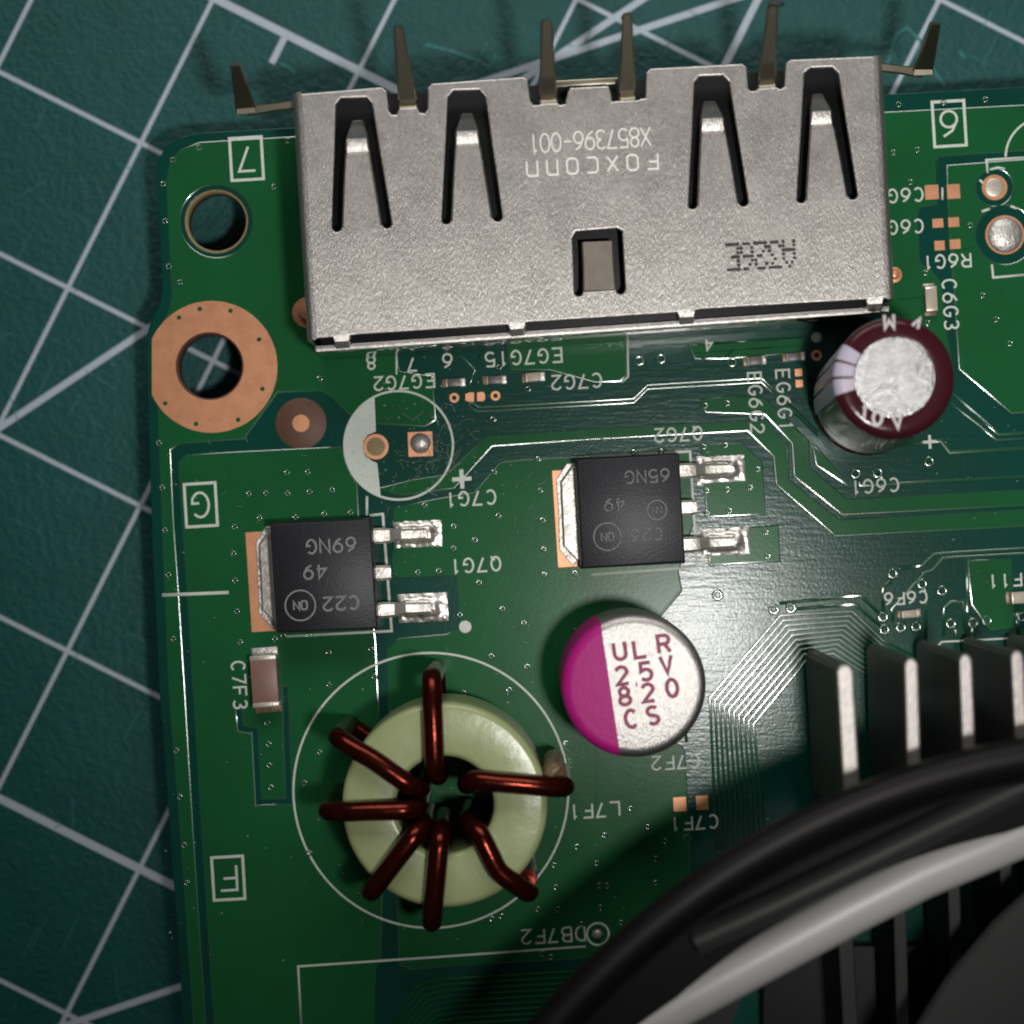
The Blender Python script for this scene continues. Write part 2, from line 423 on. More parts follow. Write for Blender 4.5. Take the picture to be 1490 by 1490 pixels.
pour([(1020, 646), (1080, 644), (1110, 672), (1114, 750), (1027, 754)])
pour([(1027, 770), (1133, 764), (1136, 818), (1031, 824)])
pour([(1278, 163), (1960, 128), (1960, 192), (1490, 221), (1368, 229), (1362, 236), (1364, 299), (1340, 303), (1336, 311), (1339, 382), (1357, 394), (1371, 412), (1376, 470), (1388, 540), (1300, 560), (1290, 470)])
pour([(1377, 240), (1490, 231), (1960, 204), (1960, 575), (1471, 603), (1394, 538), (1386, 420), (1380, 345)],
     [px_circ(1447, 273, 26), px_circ(1462, 342, 42)])
pour([(1406, 815), (1472, 812), (1476, 915), (1440, 919), (1412, 880)])
pour([(1000, 500), (1170, 490), (1165, 515), (1055, 524), (1010, 524)])
pour([(1180, 640), (1198, 660), (1240, 712), (1186, 678)])
# traces
MC = M['trace']
for off in (0, 6):
    trace([(681, 572+off*.3), (686-off*.5, 585+off), (697-off*.6, 593+off), (922, 580+off), (942, 560+off), (1108, 550+off), (1190, 628+off)], 3.2, MC, board)
for P, wd in [
    ([(1384, 571), (1453, 632), (1960, 606)], 5), ([(1376, 582), (1450, 640), (1960, 614)], 4),
    ([(1300, 650), (1369, 641), (1382, 658), (1960, 627)], 6), ([(1245, 690), (1252, 706), (1268, 706), (1960, 667)], 5), ([(1277, 688), (1290, 700)], 5),
    ([(1960, 772), (1359, 806), (1341, 823), (1309, 827)], 5), ([(1960, 782), (1372, 812), (1356, 830), (1346, 832), (1298, 886), (1299, 905)], 5),
    ([(1303, 838), (1285, 856), (1285, 893)], 5), ([(1343, 852), (1348, 868), (1347, 930)], 5), ([(1373, 930), (1374, 884), (1384, 876), (1402, 875), (1404, 932)], 5),
    ([(1384, 908), (1391, 918), (1391, 955)], 5), ([(1416, 905), (1412, 950)], 5), ([(1414, 896), (1408, 890), (1407, 820)], 5), ([(1480, 880), (1482, 930)], 6),
    ([(1390, 366), (1420, 358)], 5), ([(1302, 437), (1343, 432)], 4),
    ([(650, 519), (672, 519), (690, 536), (693, 552)], 3), ([(699, 515), (686, 552), (681, 572)], 3),
    ([(1005, 503), (1165, 492)], 5), ([(1010, 514), (1160, 503)], 5), ([(1020, 521), (1054, 520), (1068, 508)], 5), ([(1122, 496), (1124, 505), (1134, 520)], 3), ([(1128, 495), (1130, 505), (1138, 520)], 3),
    ([(1134, 878), (1252, 866), (1283, 896)], 5), ([(1158, 886), (1243, 879), (1285, 914)], 5)]:
    trace(P, wd, MC, board)
for k in range(10):      # the bus: parallel tracks turning two corners
    d = k * 7.0
    if k < 10:
        P = [(1046+d*1.25, 1320), (1033+d, 1015+d*.62), (1135+d*.62, 896+d*1.02), (1240-d*.45, 889+d*.98), (1285-d*.35, 932+d*.8), (1340-d*.3, 960+d*.75)]
    else:
        P = [(1046+d*1.25, 1320), (1033+d, 1100-(k-10)*5)]
    trace(P, 4.0, MC, board)
for k in range(11):      # tracks under the printed frame by the fan
    d = k*8.2
    trace([(560+d*.55, 1500+d*.5), (610+d*.5, 1432+d*.95), (640+d*.5, 1424+d), (900, 1411+d)], 3.0, M['maskcu'], board)
for P in ([(866, 1076), (868, 1170)], [(988, 860), (950, 905)], [(996, 1050), (999, 1080)]):
    trace(P, 4, MC, board)

# vias: one lathed mesh, many objects
def via_mesh(name, r, ring, dark):
    V, F = lathe_vf([(r, 0.0), (r*.86, .045), (r*.62, .06), (r*.45, .02), (r*.3, -.03), (0.001, -.05)], 0, 0, 12)
    me = bpy.data.meshes.new(name); me.from_pydata([tuple(c*MM for c in v) for v in V], [], F)
    me.materials.append(M['trace']); me.materials.append(M['viahole'])
    for i, p in enumerate(me.polygons):
        p.use_smooth = True
        if i % 5 >= 3: p.material_index = 1
    return me
vsmall = via_mesh('via', .21, False, True); vbig = via_mesh('via', .36, True, True)
VS = [(289, 215), (251, 233), (237, 268), (240, 322), (245, 388), (262, 411), (398, 272), (419, 205), (465, 551), (231, 645), (236, 710), (240, 772), (245, 837), (252, 930), (257, 1093), (262, 1160), (268, 1230), (272, 1285),
      (417, 688), (448, 687), (362, 719), (387, 718), (418, 718), (450, 716), (483, 713), (378, 754), (430, 753), (472, 748), (510, 746), (341, 767), (340, 806), (342, 845), (345, 890), (350, 935), (478, 950), (412, 925), (450, 925), (400, 930),
      (389, 1052), (391, 1083), (392, 1114), (394, 1146), (465, 1095), (479, 997), (450, 1241), (443, 1140), (540, 945), (545, 985),
      (783, 668), (719, 687), (725, 751), (786, 714), (789, 757), (691, 786), (660, 766), (791, 799), (792, 836), (697, 848), (731, 886), (669, 895), (608, 833), (638, 831), (618, 735), (660, 798), (836, 834), (922, 658), (962, 657),
      (768, 566), (717, 610), (1026, 590), (1058, 587), (1024, 650), (1055, 648), (1028, 714), (1058, 712), (1091, 709), (1028, 746), (1061, 743), (1102, 683), (1114, 774), (1117, 809), (726, 534),
      (840, 1232), (807, 1259), (869, 1256), (809, 1291), (872, 1289), (884, 1289), (783, 1323), (812, 1324), (874, 1321), (716, 1337), (729, 1333), (967, 1224), (954, 1250), (954, 1285), (790, 1388), (802, 1393), (943, 1203), (846, 1345), (904, 1343),
      (741, 1004), (767, 970), (762, 907), (715, 955), (675, 1009), (824, 1081), (918, 1176), (880, 1215), (790, 1190),
      (1308, 152), (1373, 150), (1434, 145), (1300, 222), (1335, 218), (1325, 265), (1412, 328), (1347, 397), (1350, 470), (1450, 465), (1470, 500), (1430, 430)]
VB = [(930, 525), (962, 522), (1065, 527), (1044, 866), (1245, 689), (1277, 688), (1352, 672), (1299, 835), (1342, 850), (1371, 860), (1126, 887), (1151, 885), (1285, 898), (1287, 916), (1311, 913), (1333, 912), (1384, 908), (1416, 907), (1436, 903), (999, 1221), (1488, 898)]
def inside(pt, poly):
    x, y = pt; r = False
    for i in range(len(poly)):
        (x1, y1), (x2, y2) = poly[i-1], poly[i]
        if (y1 > y) != (y2 > y) and x < (x2-x1)*(y-y1)/(y2-y1)+x1: r = not r
    return r
for x, y in VS: link('via', vsmall, None, board, at=W(x, y, CU-.012))
for x, y in VB: link('via', vbig, None, board, at=W(x, y, .004))

# bare copper: mounting ring, fiducial, pads
ZS = CU + .012
ring = [p for p in circ(W(308, 534).x, W(308, 534).y, 96/S0, 72)]
xl = W(219, 500).x
notch = [p for p in ring if p[0] > xl + .02]
i0 = max(range(len(notch)), key=lambda i: math.dist(notch[i], notch[i-1])); notch = notch[i0:] + notch[:i0]
hs = [circ(W(305, 533).x, W(305, 533).y, 49.5/S0, 48)]
for (x, y) in [(257, 457), (290, 446), (336, 451), (377, 494), (382, 566), (347, 612), (284, 622), (233, 593)]: 
    d_ = math.hypot(x-308, y-534); f_ = min(1, 86/d_); hs.append(px_circ(308+(x-308)*f_, 534+(y-534)*f_, 3.4, 10))
plate('copper_ring', [notch] + hs, .0, CU+.006, .012, M['copper'], board)
# the ring's bevelled corner follows the board edge
fx = W(438, 616)
lathe('fiducial_clearing', [(37/S0, .0), (37/S0-.02, .012), (.001, .014)], fx.x, fx.y, M['fid'], board, 40)
lathe('fiducial', [(13/S0, .0), (13/S0-.02, .05), (.001, .055)], fx.x, fx.y, M['copper'], board, 28)
def pad(pts, m='copper', z=CU+.02, name='pad', bev=.012): return plate(name, [pp(pts)], -.002, z, bev, M[m], board)
def rect(x0, y0, x1, y1, sk=.06):
    return [(x0, y0), (x1, y0-(x1-x0)*sk), (x1+(y1-y0)*sk, y1-(x1-x0)*sk), (x0+(y1-y0)*sk, y1)]
for q in [(1345, 270, 1365, 291), (1377, 269, 1396, 290), (1356, 319, 1372, 332), (1379, 317, 1395, 331), (1359, 351, 1374, 365), (1381, 349, 1397, 363), (979, 1160, 998, 1181), (1012, 1158, 1030, 1179)]:
    pad(rect(*q))
pad(rect(357, 775, 470, 920, .065)); pad(rect(803, 685, 910, 826, .065))
def round_pad(x, y, r, m='copper', z=CU+.02):
    c = W(x, y); return lathe('pad', [(r/S0, -.001), (r/S0-.02, z), (.001, z+.002)], c.x, c.y, M[m], board, 28)
def dome(x, y, r, h, m='solder', name='solder_joint', parent=None, z=CU):
    c = W(x, y); pr = [(r/S0*math.cos(a*math.pi/16), z + h*math.sin(a*math.pi/16)) for a in range(8)] + [(.001, z+h)]
    return lathe(name, pr, c.x, c.y, M[m], parent or board, 24)
def annulus(x, y, ro, ri, m='copper', z=CU+.02, name='pad'):
    c = W(x, y)
    lathe(name, [(ro/S0, -.001), (ro/S0-.02, z), (ri/S0+.02, z), (ri/S0, .01)], c.x, c.y, M[m], board, 24)
annulus(547, 650, 19, 13); dome(547, 650, 14, .05, 'laminate', 'filled_hole')
pad(rect(593, 629, 629, 665, .04)); dome(612, 645, 15, .42, z=CU+.015)
annulus(1447, 273, 19, 13); dome(1447, 273, 14, .06, 'term', 'filled_hole')
round_pad(1462, 342, 29, 'copper'); dome(1462, 342, 26, .35)
for x, y in [(661, 579), (721, 576)]: annulus(x, y, 7.5, 3)
for q in ([(677, 573), (684, 571), (690, 571), (690, 585), (684, 585), (677, 583)], [(694, 571), (703, 570), (706, 574), (706, 581), (703, 584), (694, 584)]): pad(q)
annulus(1188, 517, 8, 3.5); pad(rect(1156, 537, 1167, 548)); pad(rect(1157, 553, 1168, 564))
annulus(870, 1359, 12, 8, 'maskcu'); dome(869, 1359, 8, .25)
dome(1188, 491, 8, .10, 'silk', 'silkscreen_dot'); 
# solder-mask window marks beside the round joints
for P in ([(1425, 262), (1432, 268)], [(1440, 247), (1452, 244), (1462, 246)], [(1470, 300), (1480, 304)], [(1428, 308), (1440, 304)]): trace(P, 3, M['silk'], board, 'silkscreen_line', .01, ZS)

# ------------------------------------------------------------------ silkscreen lettering: a stroke alphabet on a 4 x 6 grid
def arc(cx, cy, rx, ry, a0, a1, n=8): return [(cx+rx*math.cos(R(a0+(a1-a0)*i/n)), cy+ry*math.sin(R(a0+(a1-a0)*i/n))) for i in range(n+1)]
GL = {
 '0': [arc(2, 3, 1.9, 3, 90, 450, 16)[:-1] + ['c']],
 '1': [[(1.1, 5.0), (2, 6), (2, 0)]],
 '2': [arc(2, 4.3, 1.9, 1.7, 165, -20, 8) + [(0.1, 0), (4, 0)]],
 '3': [arc(1.9, 4.5, 1.7, 1.5, 150, -90, 8), arc(1.9, 1.5, 1.9, 1.5, 90, -150, 8)],
 '4': [[(3, 0), (3, 6), (0, 1.9), (4, 1.9)]],
 '5': [[(3.7, 6), (.4, 6), (.2, 3.2)] + arc(1.9, 1.9, 2, 1.9, 130, -145, 9)],
 '6': [[(3.4, 5.9), (1.3, 4.6)] + arc(2, 1.9, 1.9, 1.9, 165, 525, 14)],
 '7': [[(0, 6), (4, 6), (1.5, 0)]],
 '8': [arc(2, 4.5, 1.6, 1.5, 90, 450, 12)[:-1] + ['c'], arc(2, 1.5, 1.95, 1.5, 90, 450, 12)[:-1] + ['c']],
 '9': [[(.6, .1), (2.7, 1.4)] + arc(2, 4.1, 1.9, 1.9, -15, 345, 14)],
 'A': [[(0, 0), (2, 6), (4, 0)], [(.8, 2.2), (3.2, 2.2)]],
 'B': [[(0, 0), (0, 6), (2.4, 6)] + arc(2.4, 4.6, 1.3, 1.4, 90, -90, 6)[1:] + [(.1, 3.15)], [(2.4, 3.1)] + arc(2.4, 1.55, 1.6, 1.55, 85, -90, 6) + [(0.1, 0)]],
 'C': [arc(2.2, 3, 2.1, 3, 45, 315, 12)],
 'D': [[(0, 0), (0, 6), (1.8, 6)] + arc(1.8, 3, 2.1, 3, 85, -85, 9) + [(1.8, 0), (0.1, 0)]],
 'E': [[(4, 6), (0, 6), (0, 0), (4, 0)], [(.1, 3.1), (3.2, 3.1)]],
 'F': [[(4, 6), (0, 6), (0, 0)], [(.1, 3.1), (3.2, 3.1)]],
 'G': [arc(2.2, 3, 2.1, 3, 45, 330, 13) + [(4.1, 2.6), (2.4, 2.6)]],
 'L': [[(0, 6), (0, 0), (4, 0)]],
 'M': [[(0, 0), (0, 6), (2, 2.5), (4, 6), (4, 0)]],
 'N': [[(0, 0), (0, 6), (4, 0), (4, 6)]],
 'n': [[(0, 0), (0, 6), (3.2, 6), (4, 5), (4, 0)]],
 'O': [[(.9, 0), (3.1, 0), (4, 1), (4, 5), (3.1, 6), (.9, 6), (0, 5), (0, 1), 'c']],
 'c': [[(4, 6), (.9, 6), (0, 5), (0, 1), (.9, 0), (4, 0)]],
 'Q': [arc(2, 3, 1.95, 3, 90, 450, 16)[:-1] + ['c'], [(2.4, 1.5), (4, -.3)]],
 'R': [[(0, 0), (0, 6), (2.5, 6)] + arc(2.5, 4.5, 1.4, 1.5, 85, -85, 6) + [(.1, 3)], [(2.2, 2.9), (4, 0)]],
 'S': [arc(2, 4.5, 1.8, 1.5, 35, 265, 8) + arc(2, 1.5, 1.9, 1.5, 85, -145, 8)],
 'U': [[(0, 6), (0, 1.8)] + arc(2, 1.9, 2, 1.9, 190, 350, 7) + [(4, 1.8), (4, 6)]],
 'V': [[(0, 6), (2, 0), (4, 6)]],
 'X': [[(0, 0), (4, 6)], [(0, 6), (4, 0)]],
 '-': [[(.4, 3), (3.6, 3)]], '.': [[(1.6, .1), (2.2, .1)]], '+': [[(0, 3), (4, 3)], [(2, 1), (2, 5)]], ' ': [], }
def strokes(s, adv=5.9):
    out = []
    for i, ch in enumerate(s):
        for st in GL[ch]:
            cl = st[-1] == 'c'
            out.append(([(x + i*adv, y) for x, y in (st[:-1] if cl else st)], cl))
    wdt = (len(s)-1)*adv + 4
    return [([(x - wdt/2, y - 3) for x, y in st], cl) for st, cl in out]
def text(s, x, y, h, ang, m, parent, z=ZS, sw=3.2, adv=5.9, name='printed_text', xf=None, wf=1.0, skew=0.0, th=.010):
    """string s centred on photo pixel (x,y), cap height h px (on plane z), reading direction ang degrees"""
    c = W(x, y, z); k = (D - z) / (S0*D); u = h*k/6
    ca, sa = math.cos(R(ang)), math.sin(R(ang)); V = []; F = []
    hw = sw*k/2; q = 0
    for st, cl in strokes(s, adv):
        P = [(c.x + ((a*wf+b*skew)*ca - b*sa)*u, c.y + ((a*wf+b*skew)*sa + b*ca)*u) for a, b in st]
        zz = z + .0025*(q % 4); q += 1
        v, f = sweep_vf(P, [(-hw, zz-th), (-hw*.8, zz-th*.2), (-hw*.5, zz), (hw*.5, zz), (hw*.8, zz-th*.2), (hw, zz-th)], cl, len(V))
        V += [(a, b, c_ + .0005*(i//6)) for i, (a, b, c_) in enumerate(v)]; F += f
    if xf: V = [tuple(xf(Vector(v))) for v in V]
    return mesh(name, V, F, M[m], parent)
def boxed(ch, x0, y0, x1, y1):
    sk = .06
    q = rect(x0, y0, x1, y1, sk)
    trace(q, 4, M['silk'], board, 'silkscreen_frame', .012, CU, True)
    cx = sum(p[0] for p in q)/4; cy = sum(p[1] for p in q)/4
    text(ch, cx, cy, (y1-y0)*.58, 183.4, 'silk', board, sw=3.6)
boxed('7', 334, 202, 380, 263); boxed('6', 1356, 149, 1402, 214); boxed('G', 268, 705, 313, 767); boxed('F', 308, 1248, 353, 1310)
UP = 183.4; DN = -90 + 3.4
for s, x, y, h, a in [('EG7G2', 588, 556, 19, UP), ('8', 540, 528, 18, UP), ('7', 600, 530, 19, UP), ('6', 651, 525, 20, UP), ('5', 713, 523, 20, UP), ('EG7G1', 771, 519, 20, UP), ('C7G2', 839, 555, 20, UP),
                      ('C7G1', 685, 725, 20, UP), ('Q7G1', 692, 822, 20, UP), ('Q7G2', 987, 632, 19, UP), ('EG6G2', 1100, 586, 19, DN), ('EG6G1', 1141, 582, 19, DN), ('C6G1', 1273, 707, 19, UP), ('C6G3', 1383, 443, 20, DN),
                      ('R6G1', 1378, 380, 19, UP), ('C6G', 1318, 284, 19, UP), ('C6G', 1318, 330, 19, UP), ('C7F3', 348, 997, 19, DN), ('L7F1', 865, 1179, 20, UP), ('C7F2', 983, 1109, 19, UP), ('C7F1', 1010, 1197, 19, UP),
                      ('DB7F2', 805, 1361, 20, UP), ('C6F6', 1318, 870, 17, UP), ('R6F11', 1480, 843, 18, UP), ('4', 1031, 502, 15, UP)]:
    text(s, x, y, h, a, 'silk', board, sw=2.9)
text('+', 672, 697, 42, 3.4, 'silk', board, sw=6); text('+', 1353, 643, 30, 3.4, 'silk', board, sw=4)
def sline(P, wd=3.0, closed=False): return trace(P, wd, M['silk'], board, 'silkscreen_line', .012, CU, closed)
sline([(236, 866), (333, 862)], 4.5)
for k, (cx, cy, r) in enumerate([(580, 648, 79), (627, 1150, 200)]):
    sline([(cx + r*math.cos(a*math.pi/48), cy + r*math.sin(a*math.pi/48)) for a in range(96)], 3.0, True)
seg = [(580 + 79*math.cos(R(a)), 648 + 79*math.sin(R(a))) for a in range(118, 245, 6)]
cut = [(545, 577), (547, 628), (535, 633), (529, 642), (528, 652), (531, 662), (540, 670), (549, 674), (554, 722)]
plate('silkscreen_segment', [pp(cut + [p for p in seg if p[0] < 550 and 585 < p[1]+8])], CU, CU+.011, .003, M['silk'], board)
sline([(534, 722), (534, 750)]); sline([(538, 750), (557, 748), (570, 918), (415, 926)], 3.2); sline([(860, 664), (1004, 657), (1014, 825), (860, 836)], 3.2)
sline([(439, 1500), (434, 1406), (640, 1392), (852, 1377)], 3.0)
sline([(1490, 400), (1445, 404), (1443, 385)], 3); sline([(1437, 252), (1435, 233), (1500, 229)], 3)
sline([(1463, 229)] + [(1521+58*math.cos(R(a)), 229-58*math.sin(R(a))) for a in range(175, 100, -8)], 3); sline([(1348, 958), (1370, 934), (1600, 922)], 2.2)
dome(677, 912, 9, .012, 'silk', 'silkscreen_dot'); 
sline([(913, 490), (914, 548), (904, 557)], 2.2); sline([(577, 512), (577, 545)], 2.4); sline([(1371, 273), (1371, 291)], 2.4); 
c = W(870, 1359)
sline([(870+16*math.cos(a*math.pi/16), 1359+16*math.sin(a*math.pi/16)) for a in range(32)], 3.0, True)

# lint and dust on the board
dv = []; df = []
rr = random.Random(5)
for k in range(150):
    if k < 85: x, y = rr.gauss(632, 26), rr.gauss(652, 34)
    elif k < 115: x, y = rr.gauss(855, 40), rr.gauss(700, 90)
    else: x, y = rr.uniform(250, 1000), rr.uniform(560, 1350)
    a = rr.uniform(0, 6.28); P = []
    L = rr.uniform(3, 9) if k < 115 else rr.uniform(1.5, 5)
    for i in range(6):
        P.append(tuple(W(x, y, CU + .05 + .12*math.sin(i*.6)*rr.random())))
        x += L*math.cos(a)*.5; y += L*math.sin(a)*.5; a += rr.uniform(-.8, .8)
    v, f = tube_vf(P, .006 if k % 5 else .010, 4, len(dv), False); dv += v; df += f
for k in range(520):
    x, y = rr.uniform(235, 1480), rr.uniform(560, 1400)
    if k > 400: x, y = rr.gauss(620, 60), rr.gauss(650, 60)
    p = W(x, y, CU+.012); r_ = rr.uniform(.012, .045) * (1.5 if k % 23 == 0 else 1); a = rr.uniform(0, 6.3); b_ = len(dv)
    for q in range(4): dv.append((p.x + r_*math.cos(a+q*1.57)*(1.8 if q % 2 else .8), p.y + r_*math.sin(a+q*1.57), p.z + rr.uniform(0, .03)))
    dv.append((p.x, p.y, p.z+.05)); df += [(b_, b_+1, b_+4), (b_+1, b_+2, b_+4), (b_+2, b_+3, b_+4), (b_+3, b_, b_+4)]
o = mesh('lint', dv, df, M['dust']); tag(o, 'fine pale lint fibres and dust scattered over the green board', 'lint', kind='stuff')

# ------------------------------------------------------------------ shielded connector
ZT = 7.5
c0 = W(865, 300, ZT); conn = thing('port_connector', (c0.x, c0.y, 0), 'silver metal connector shell with slotted spring fingers at the board edge', 'connector')
def pt(pts): return pp(pts, ZT)
FG = [dict(o=[(483, 331), (489, 152), (496, 143), (533, 142), (541, 151), (570, 326)], i=[(497, 331), (502, 210), (506, 170), (528, 169), (536, 208), (556, 327)]),
      dict(o=[(643, 320), (652, 141), (660, 132), (697, 131), (706, 141), (731, 316)], i=[(656, 321), (662, 198), (667, 160), (690, 159), (697, 197), (717, 317)]),
      dict(o=[(1002, 298), (1011, 119), (1018, 111), (1052, 110), (1061, 119), (1089, 294)], i=[(1014, 299), (1020, 180), (1024, 142), (1048, 141), (1055, 178), (1075, 295)]),
      dict(o=[(1160, 289), (1171, 106), (1180, 99), (1211, 98), (1220, 107), (1248, 284)], i=[(1172, 290), (1180, 170), (1185, 131), (1206, 130), (1212, 168), (1234, 285)])]
def slot_outline(o, i):
    # U-shaped slot: outer outline up and over, round feet, the finger's base stays solid below
    ol, orr = o[0], o[-1]; il, ir = i[0], i[-1]
    foot_l = [((ol[0]+il[0])/2 + 6*math.cos(R(a)), ol[1] + 1 + 5*math.sin(R(a))) for a in range(20, 161, 35)]
    foot_r = [((orr[0]+ir[0])/2 + 6*math.cos(R(a)), orr[1] + 1 + 5*math.sin(R(a))) for a in range(20, 161, 35)]
    return foot_r, foot_l
top = [(425, 136), (428, 132), (556, 126), (563, 132), (566, 160), (570, 166), (577, 166), (581, 157), (607, 155), (611, 163), (618, 164), (622, 158), (622, 128), (628, 121), (762, 111), (768, 115), (772, 146), (776, 152),
       (784, 152), (788, 150), (811, 149), (815, 152), (822, 151), (826, 133), (830, 127), (886, 124), (889, 134), (891, 147), (899, 146), (902, 146), (928, 145), (932, 143), (939, 142), (940, 105), (946, 99), (1080, 92), (1087, 97), (1089, 128),
       (1093, 132), (1100, 131), (1103, 128), (1130, 126), (1135, 129), (1141, 126), (1143, 92), (1150, 86), (1280, 80), (1284, 83)]
rear = [(1303, 433), (1020, 450), (1010, 452), (985, 455), (770, 469), (735, 473), (520, 487), (505, 489), (470, 492), (447, 493)]
hol = []
for f in FG:
    fr, fl = slot_outline(f['o'], f['i'])
    # whole opening is cut; the finger is a separate springy part standing in it
    hol.append(pt(f['o'] + fr + [f['i'][-1], f['i'][0]] + fl))
uo = [(836, 424), (833, 346), (838, 337), (898, 332), (905, 336), (910, 420)]; ui = [(848, 424), (846, 352), (893, 349), (897, 421)]
fr = [(903 + 6*math.cos(R(a)), 422 + 6*math.sin(R(a))) for a in range(20, 161, 35)]; fl = [(842 + 6*math.cos(R(a)), 425 + 6*math.sin(R(a))) for a in range(20, 161, 35)]
hol.append(pt(uo + fr + [ui[-1], ui[0]] + fl))
ins = 10
shell = plate('shell_top', [pt([(436, 136)] + top[2:-2] + [(1273, 81), (1292, 434)] + rear[1:-1] + [(458, 493)])] + hol, ZT-.30, ZT, .11, M['shell'], conn, res=2)
# rolled long sides and side walls
def side(a, b, sgn, name):
    a, b = Vector(W(*a, ZT)[:2]), Vector(W(*b, ZT)[:2])
    r = .52
    pr = [(sgn*-.06, ZT-.001)] + [(sgn*(r*math.sin(R(t))-.06), ZT - r + r*math.cos(R(t))) for t in range(15, 91, 15)] + [(sgn*(r-.06), .25), (sgn*(r-.3), .25), (sgn*(r-.3), ZT-.6), (sgn*-.06, ZT-.3)]
    V, F = sweep_vf([a, b], pr)
    return mesh(name, V, F, M['shell'], conn, smooth=True, sharp=40)
side((436, 134), (458, 494), -1, 'shell_side'); side((1273, 81), (1292, 435), 1, 'shell_side')
# rear wall, bridges from the top to it, insulator inside
ra, rb = Vector(W(449, 493, ZT)[:2]), Vector(W(1303, 433, ZT)[:2]); du = (rb - ra).normalized(); dn = Vector((du.y, -du.x))
def rq(s0, s1, n0, n1): return [tuple(ra + du*s0 + dn*n0), tuple(ra + du*s1 + dn*n0), tuple(ra + du*s1 + dn*n1), tuple(ra + du*s0 + dn*n1)]
Lr = (rb - ra).length
block('rear_lip', rq(.3, Lr-.3, .40, .76), ZT-.80, ZT-.42, M['shell'], conn, bev=.06)
block('shell_rear', rq(.25, Lr-.25, .43, .71), .2, ZT-.70, M['shellrear'], conn, bev=.05)
for px in (497, 752, 999, 1273):
    s = (px - 449) / (1303-449) * Lr
    P = [Vector((*(ra + du*s + dn*n), z)) for n, z in ((-.08, ZT-.15), (.22, ZT-.17), (.45, ZT-.32), (.585, ZT-.62), (.60, ZT-1.6))]
    strap('shell_bridge', P, [1.15, .95, .9, .95, 1.15], .28, M['shell'], conn, side=(du.x, du.y, 0))
ia, ib, ic, id_ = [Vector(W(x, y, ZT)[:2]) for x, y in ((432, 135), (1279, 85), (1291, 436), (459, 492))]
block('insulator', [tuple(ia), tuple(ib), tuple(ic), tuple(id_)], .05, ZT-1.65, M['blackin'], conn, bev=.1)
block('insulator_rear', [tuple(Vector(q)) for q in rq(.6, Lr-.6, -1.2, .36)], .06, ZT-.75, M['blackin'], conn, bev=.08)
# spring fingers: flat from the base, then folded down at the tip
for f in FG:
    i = f['i']; bl, ml, tl, tr, mr_, br = i
    b0 = (Vector(W(*bl, ZT)) + Vector(W(*br, ZT)))/2; mm = (Vector(W(*ml, ZT)) + Vector(W(*mr_, ZT)))/2; tt = (Vector(W(*tl, ZT)) + Vector(W(*tr, ZT)))/2
    wb = (Vector(W(*bl, ZT)) - Vector(W(*br, ZT))).length; wm = (Vector(W(*ml, ZT)) - Vector(W(*mr_, ZT))).length; wt = (Vector(W(*tl, ZT)) - Vector(W(*tr, ZT))).length
    zc = -.134
    q = lambda t: b0.lerp(mm, t)
    P = [q(-.035) + Vector((0, 0, zc)), q(.5) + Vector((0, 0, zc-.03)), q(.84) + Vector((0, 0, zc-.10)), q(.91) + Vector((0, 0, zc-.34)), q(.985) + Vector((0, 0, zc-.24)),
         mm.lerp(tt, .18) + Vector((0, 0, zc-.22)), mm.lerp(tt, .32) + Vector((0, 0, zc-.5)), mm.lerp(tt, .75) + Vector((0, 0, zc-1.15)), tt + Vector((0, 0, zc-1.45))]
    wl = lambda t: wb + (wm-wb)*t
    strap('spring_finger', P, [wl(0), wl(.5), wl(.86), wl(.93), wm, wm*.97, wm*.95, wt*1.05, wt*.85], .28, M['shell'], conn, side=(du.x, du.y, 0))
b0 = (Vector(W(848, 424, ZT)) + Vector(W(897, 421, ZT)))/2; t0 = (Vector(W(846, 352, ZT)) + Vector(W(893, 349, ZT)))/2
strap('latch_tongue', [b0 + Vector((0, 0, -.15)), b0.lerp(t0, .12) + Vector((0, 0, -.2)), b0.lerp(t0, .5) + Vector((0, 0, -.34)), t0 + Vector((0, 0, -.5))], [1.9, 1.86, 1.8, 1.8], .26, M['tongue'], conn, side=(du.x, du.y, 0))
# grounding tabs along the mouth: rolled lip, then a tapering blade leaning out and up
def tabm(bx0, by0, bx1, by1, tx0, ty0, tx1, ty1, zt):
    b = (Vector(W(bx0, by0, ZT)) + Vector(W(bx1, by1, ZT)))/2; wb = (Vector(W(bx0, by0, ZT)) - Vector(W(bx1, by1, ZT))).length
    t = (Vector(W(tx0, ty0, zt)) + Vector(W(tx1, ty1, zt)))/2; wt = (Vector(W(tx0, ty0, zt)) - Vector(W(tx1, ty1, zt))).length
    b.z -= .15
    n = Vector((-du.y, du.x, 0))
    P = [b - n*.15, b + n*.12, b + n*.30 + Vector((0, 0, -.05)), b + n*.46 + Vector((0, 0, .12)), b + n*.56 + Vector((0, 0, .35))]
    s = P[-1]
    P += [s.lerp(t, .25), s.lerp(t, .6), s.lerp(t, .97), t]
    wv = [wb, wb, wb, wb*.98, wb*.96] + [wb + (wt-wb)*k for k in (.3, .65, .95)] + [wt*.7]
    strap('grounding_tab', P, wv, .24, M['tabmetal'], conn, side=(du.x, du.y, 0))
    return t
tabm(580, 160, 608, 158, 572, 38, 586, 37, 10.3); tabm(785, 151, 812, 149, 787, 29, 803, 28, 10.3); tabm(901, 147, 926, 145, 905, 20, 920, 20, 10.3)
tt = tabm(1103, 129, 1130, 127, 1117, 8, 1132, 7, 10.3)
P = [tt + Vector((dx, dy, dz)) for dx, dy, dz in ((-.30, .03, .05), (0, .10, .12), (.35, .0, .1), (.55, .12, .05))]
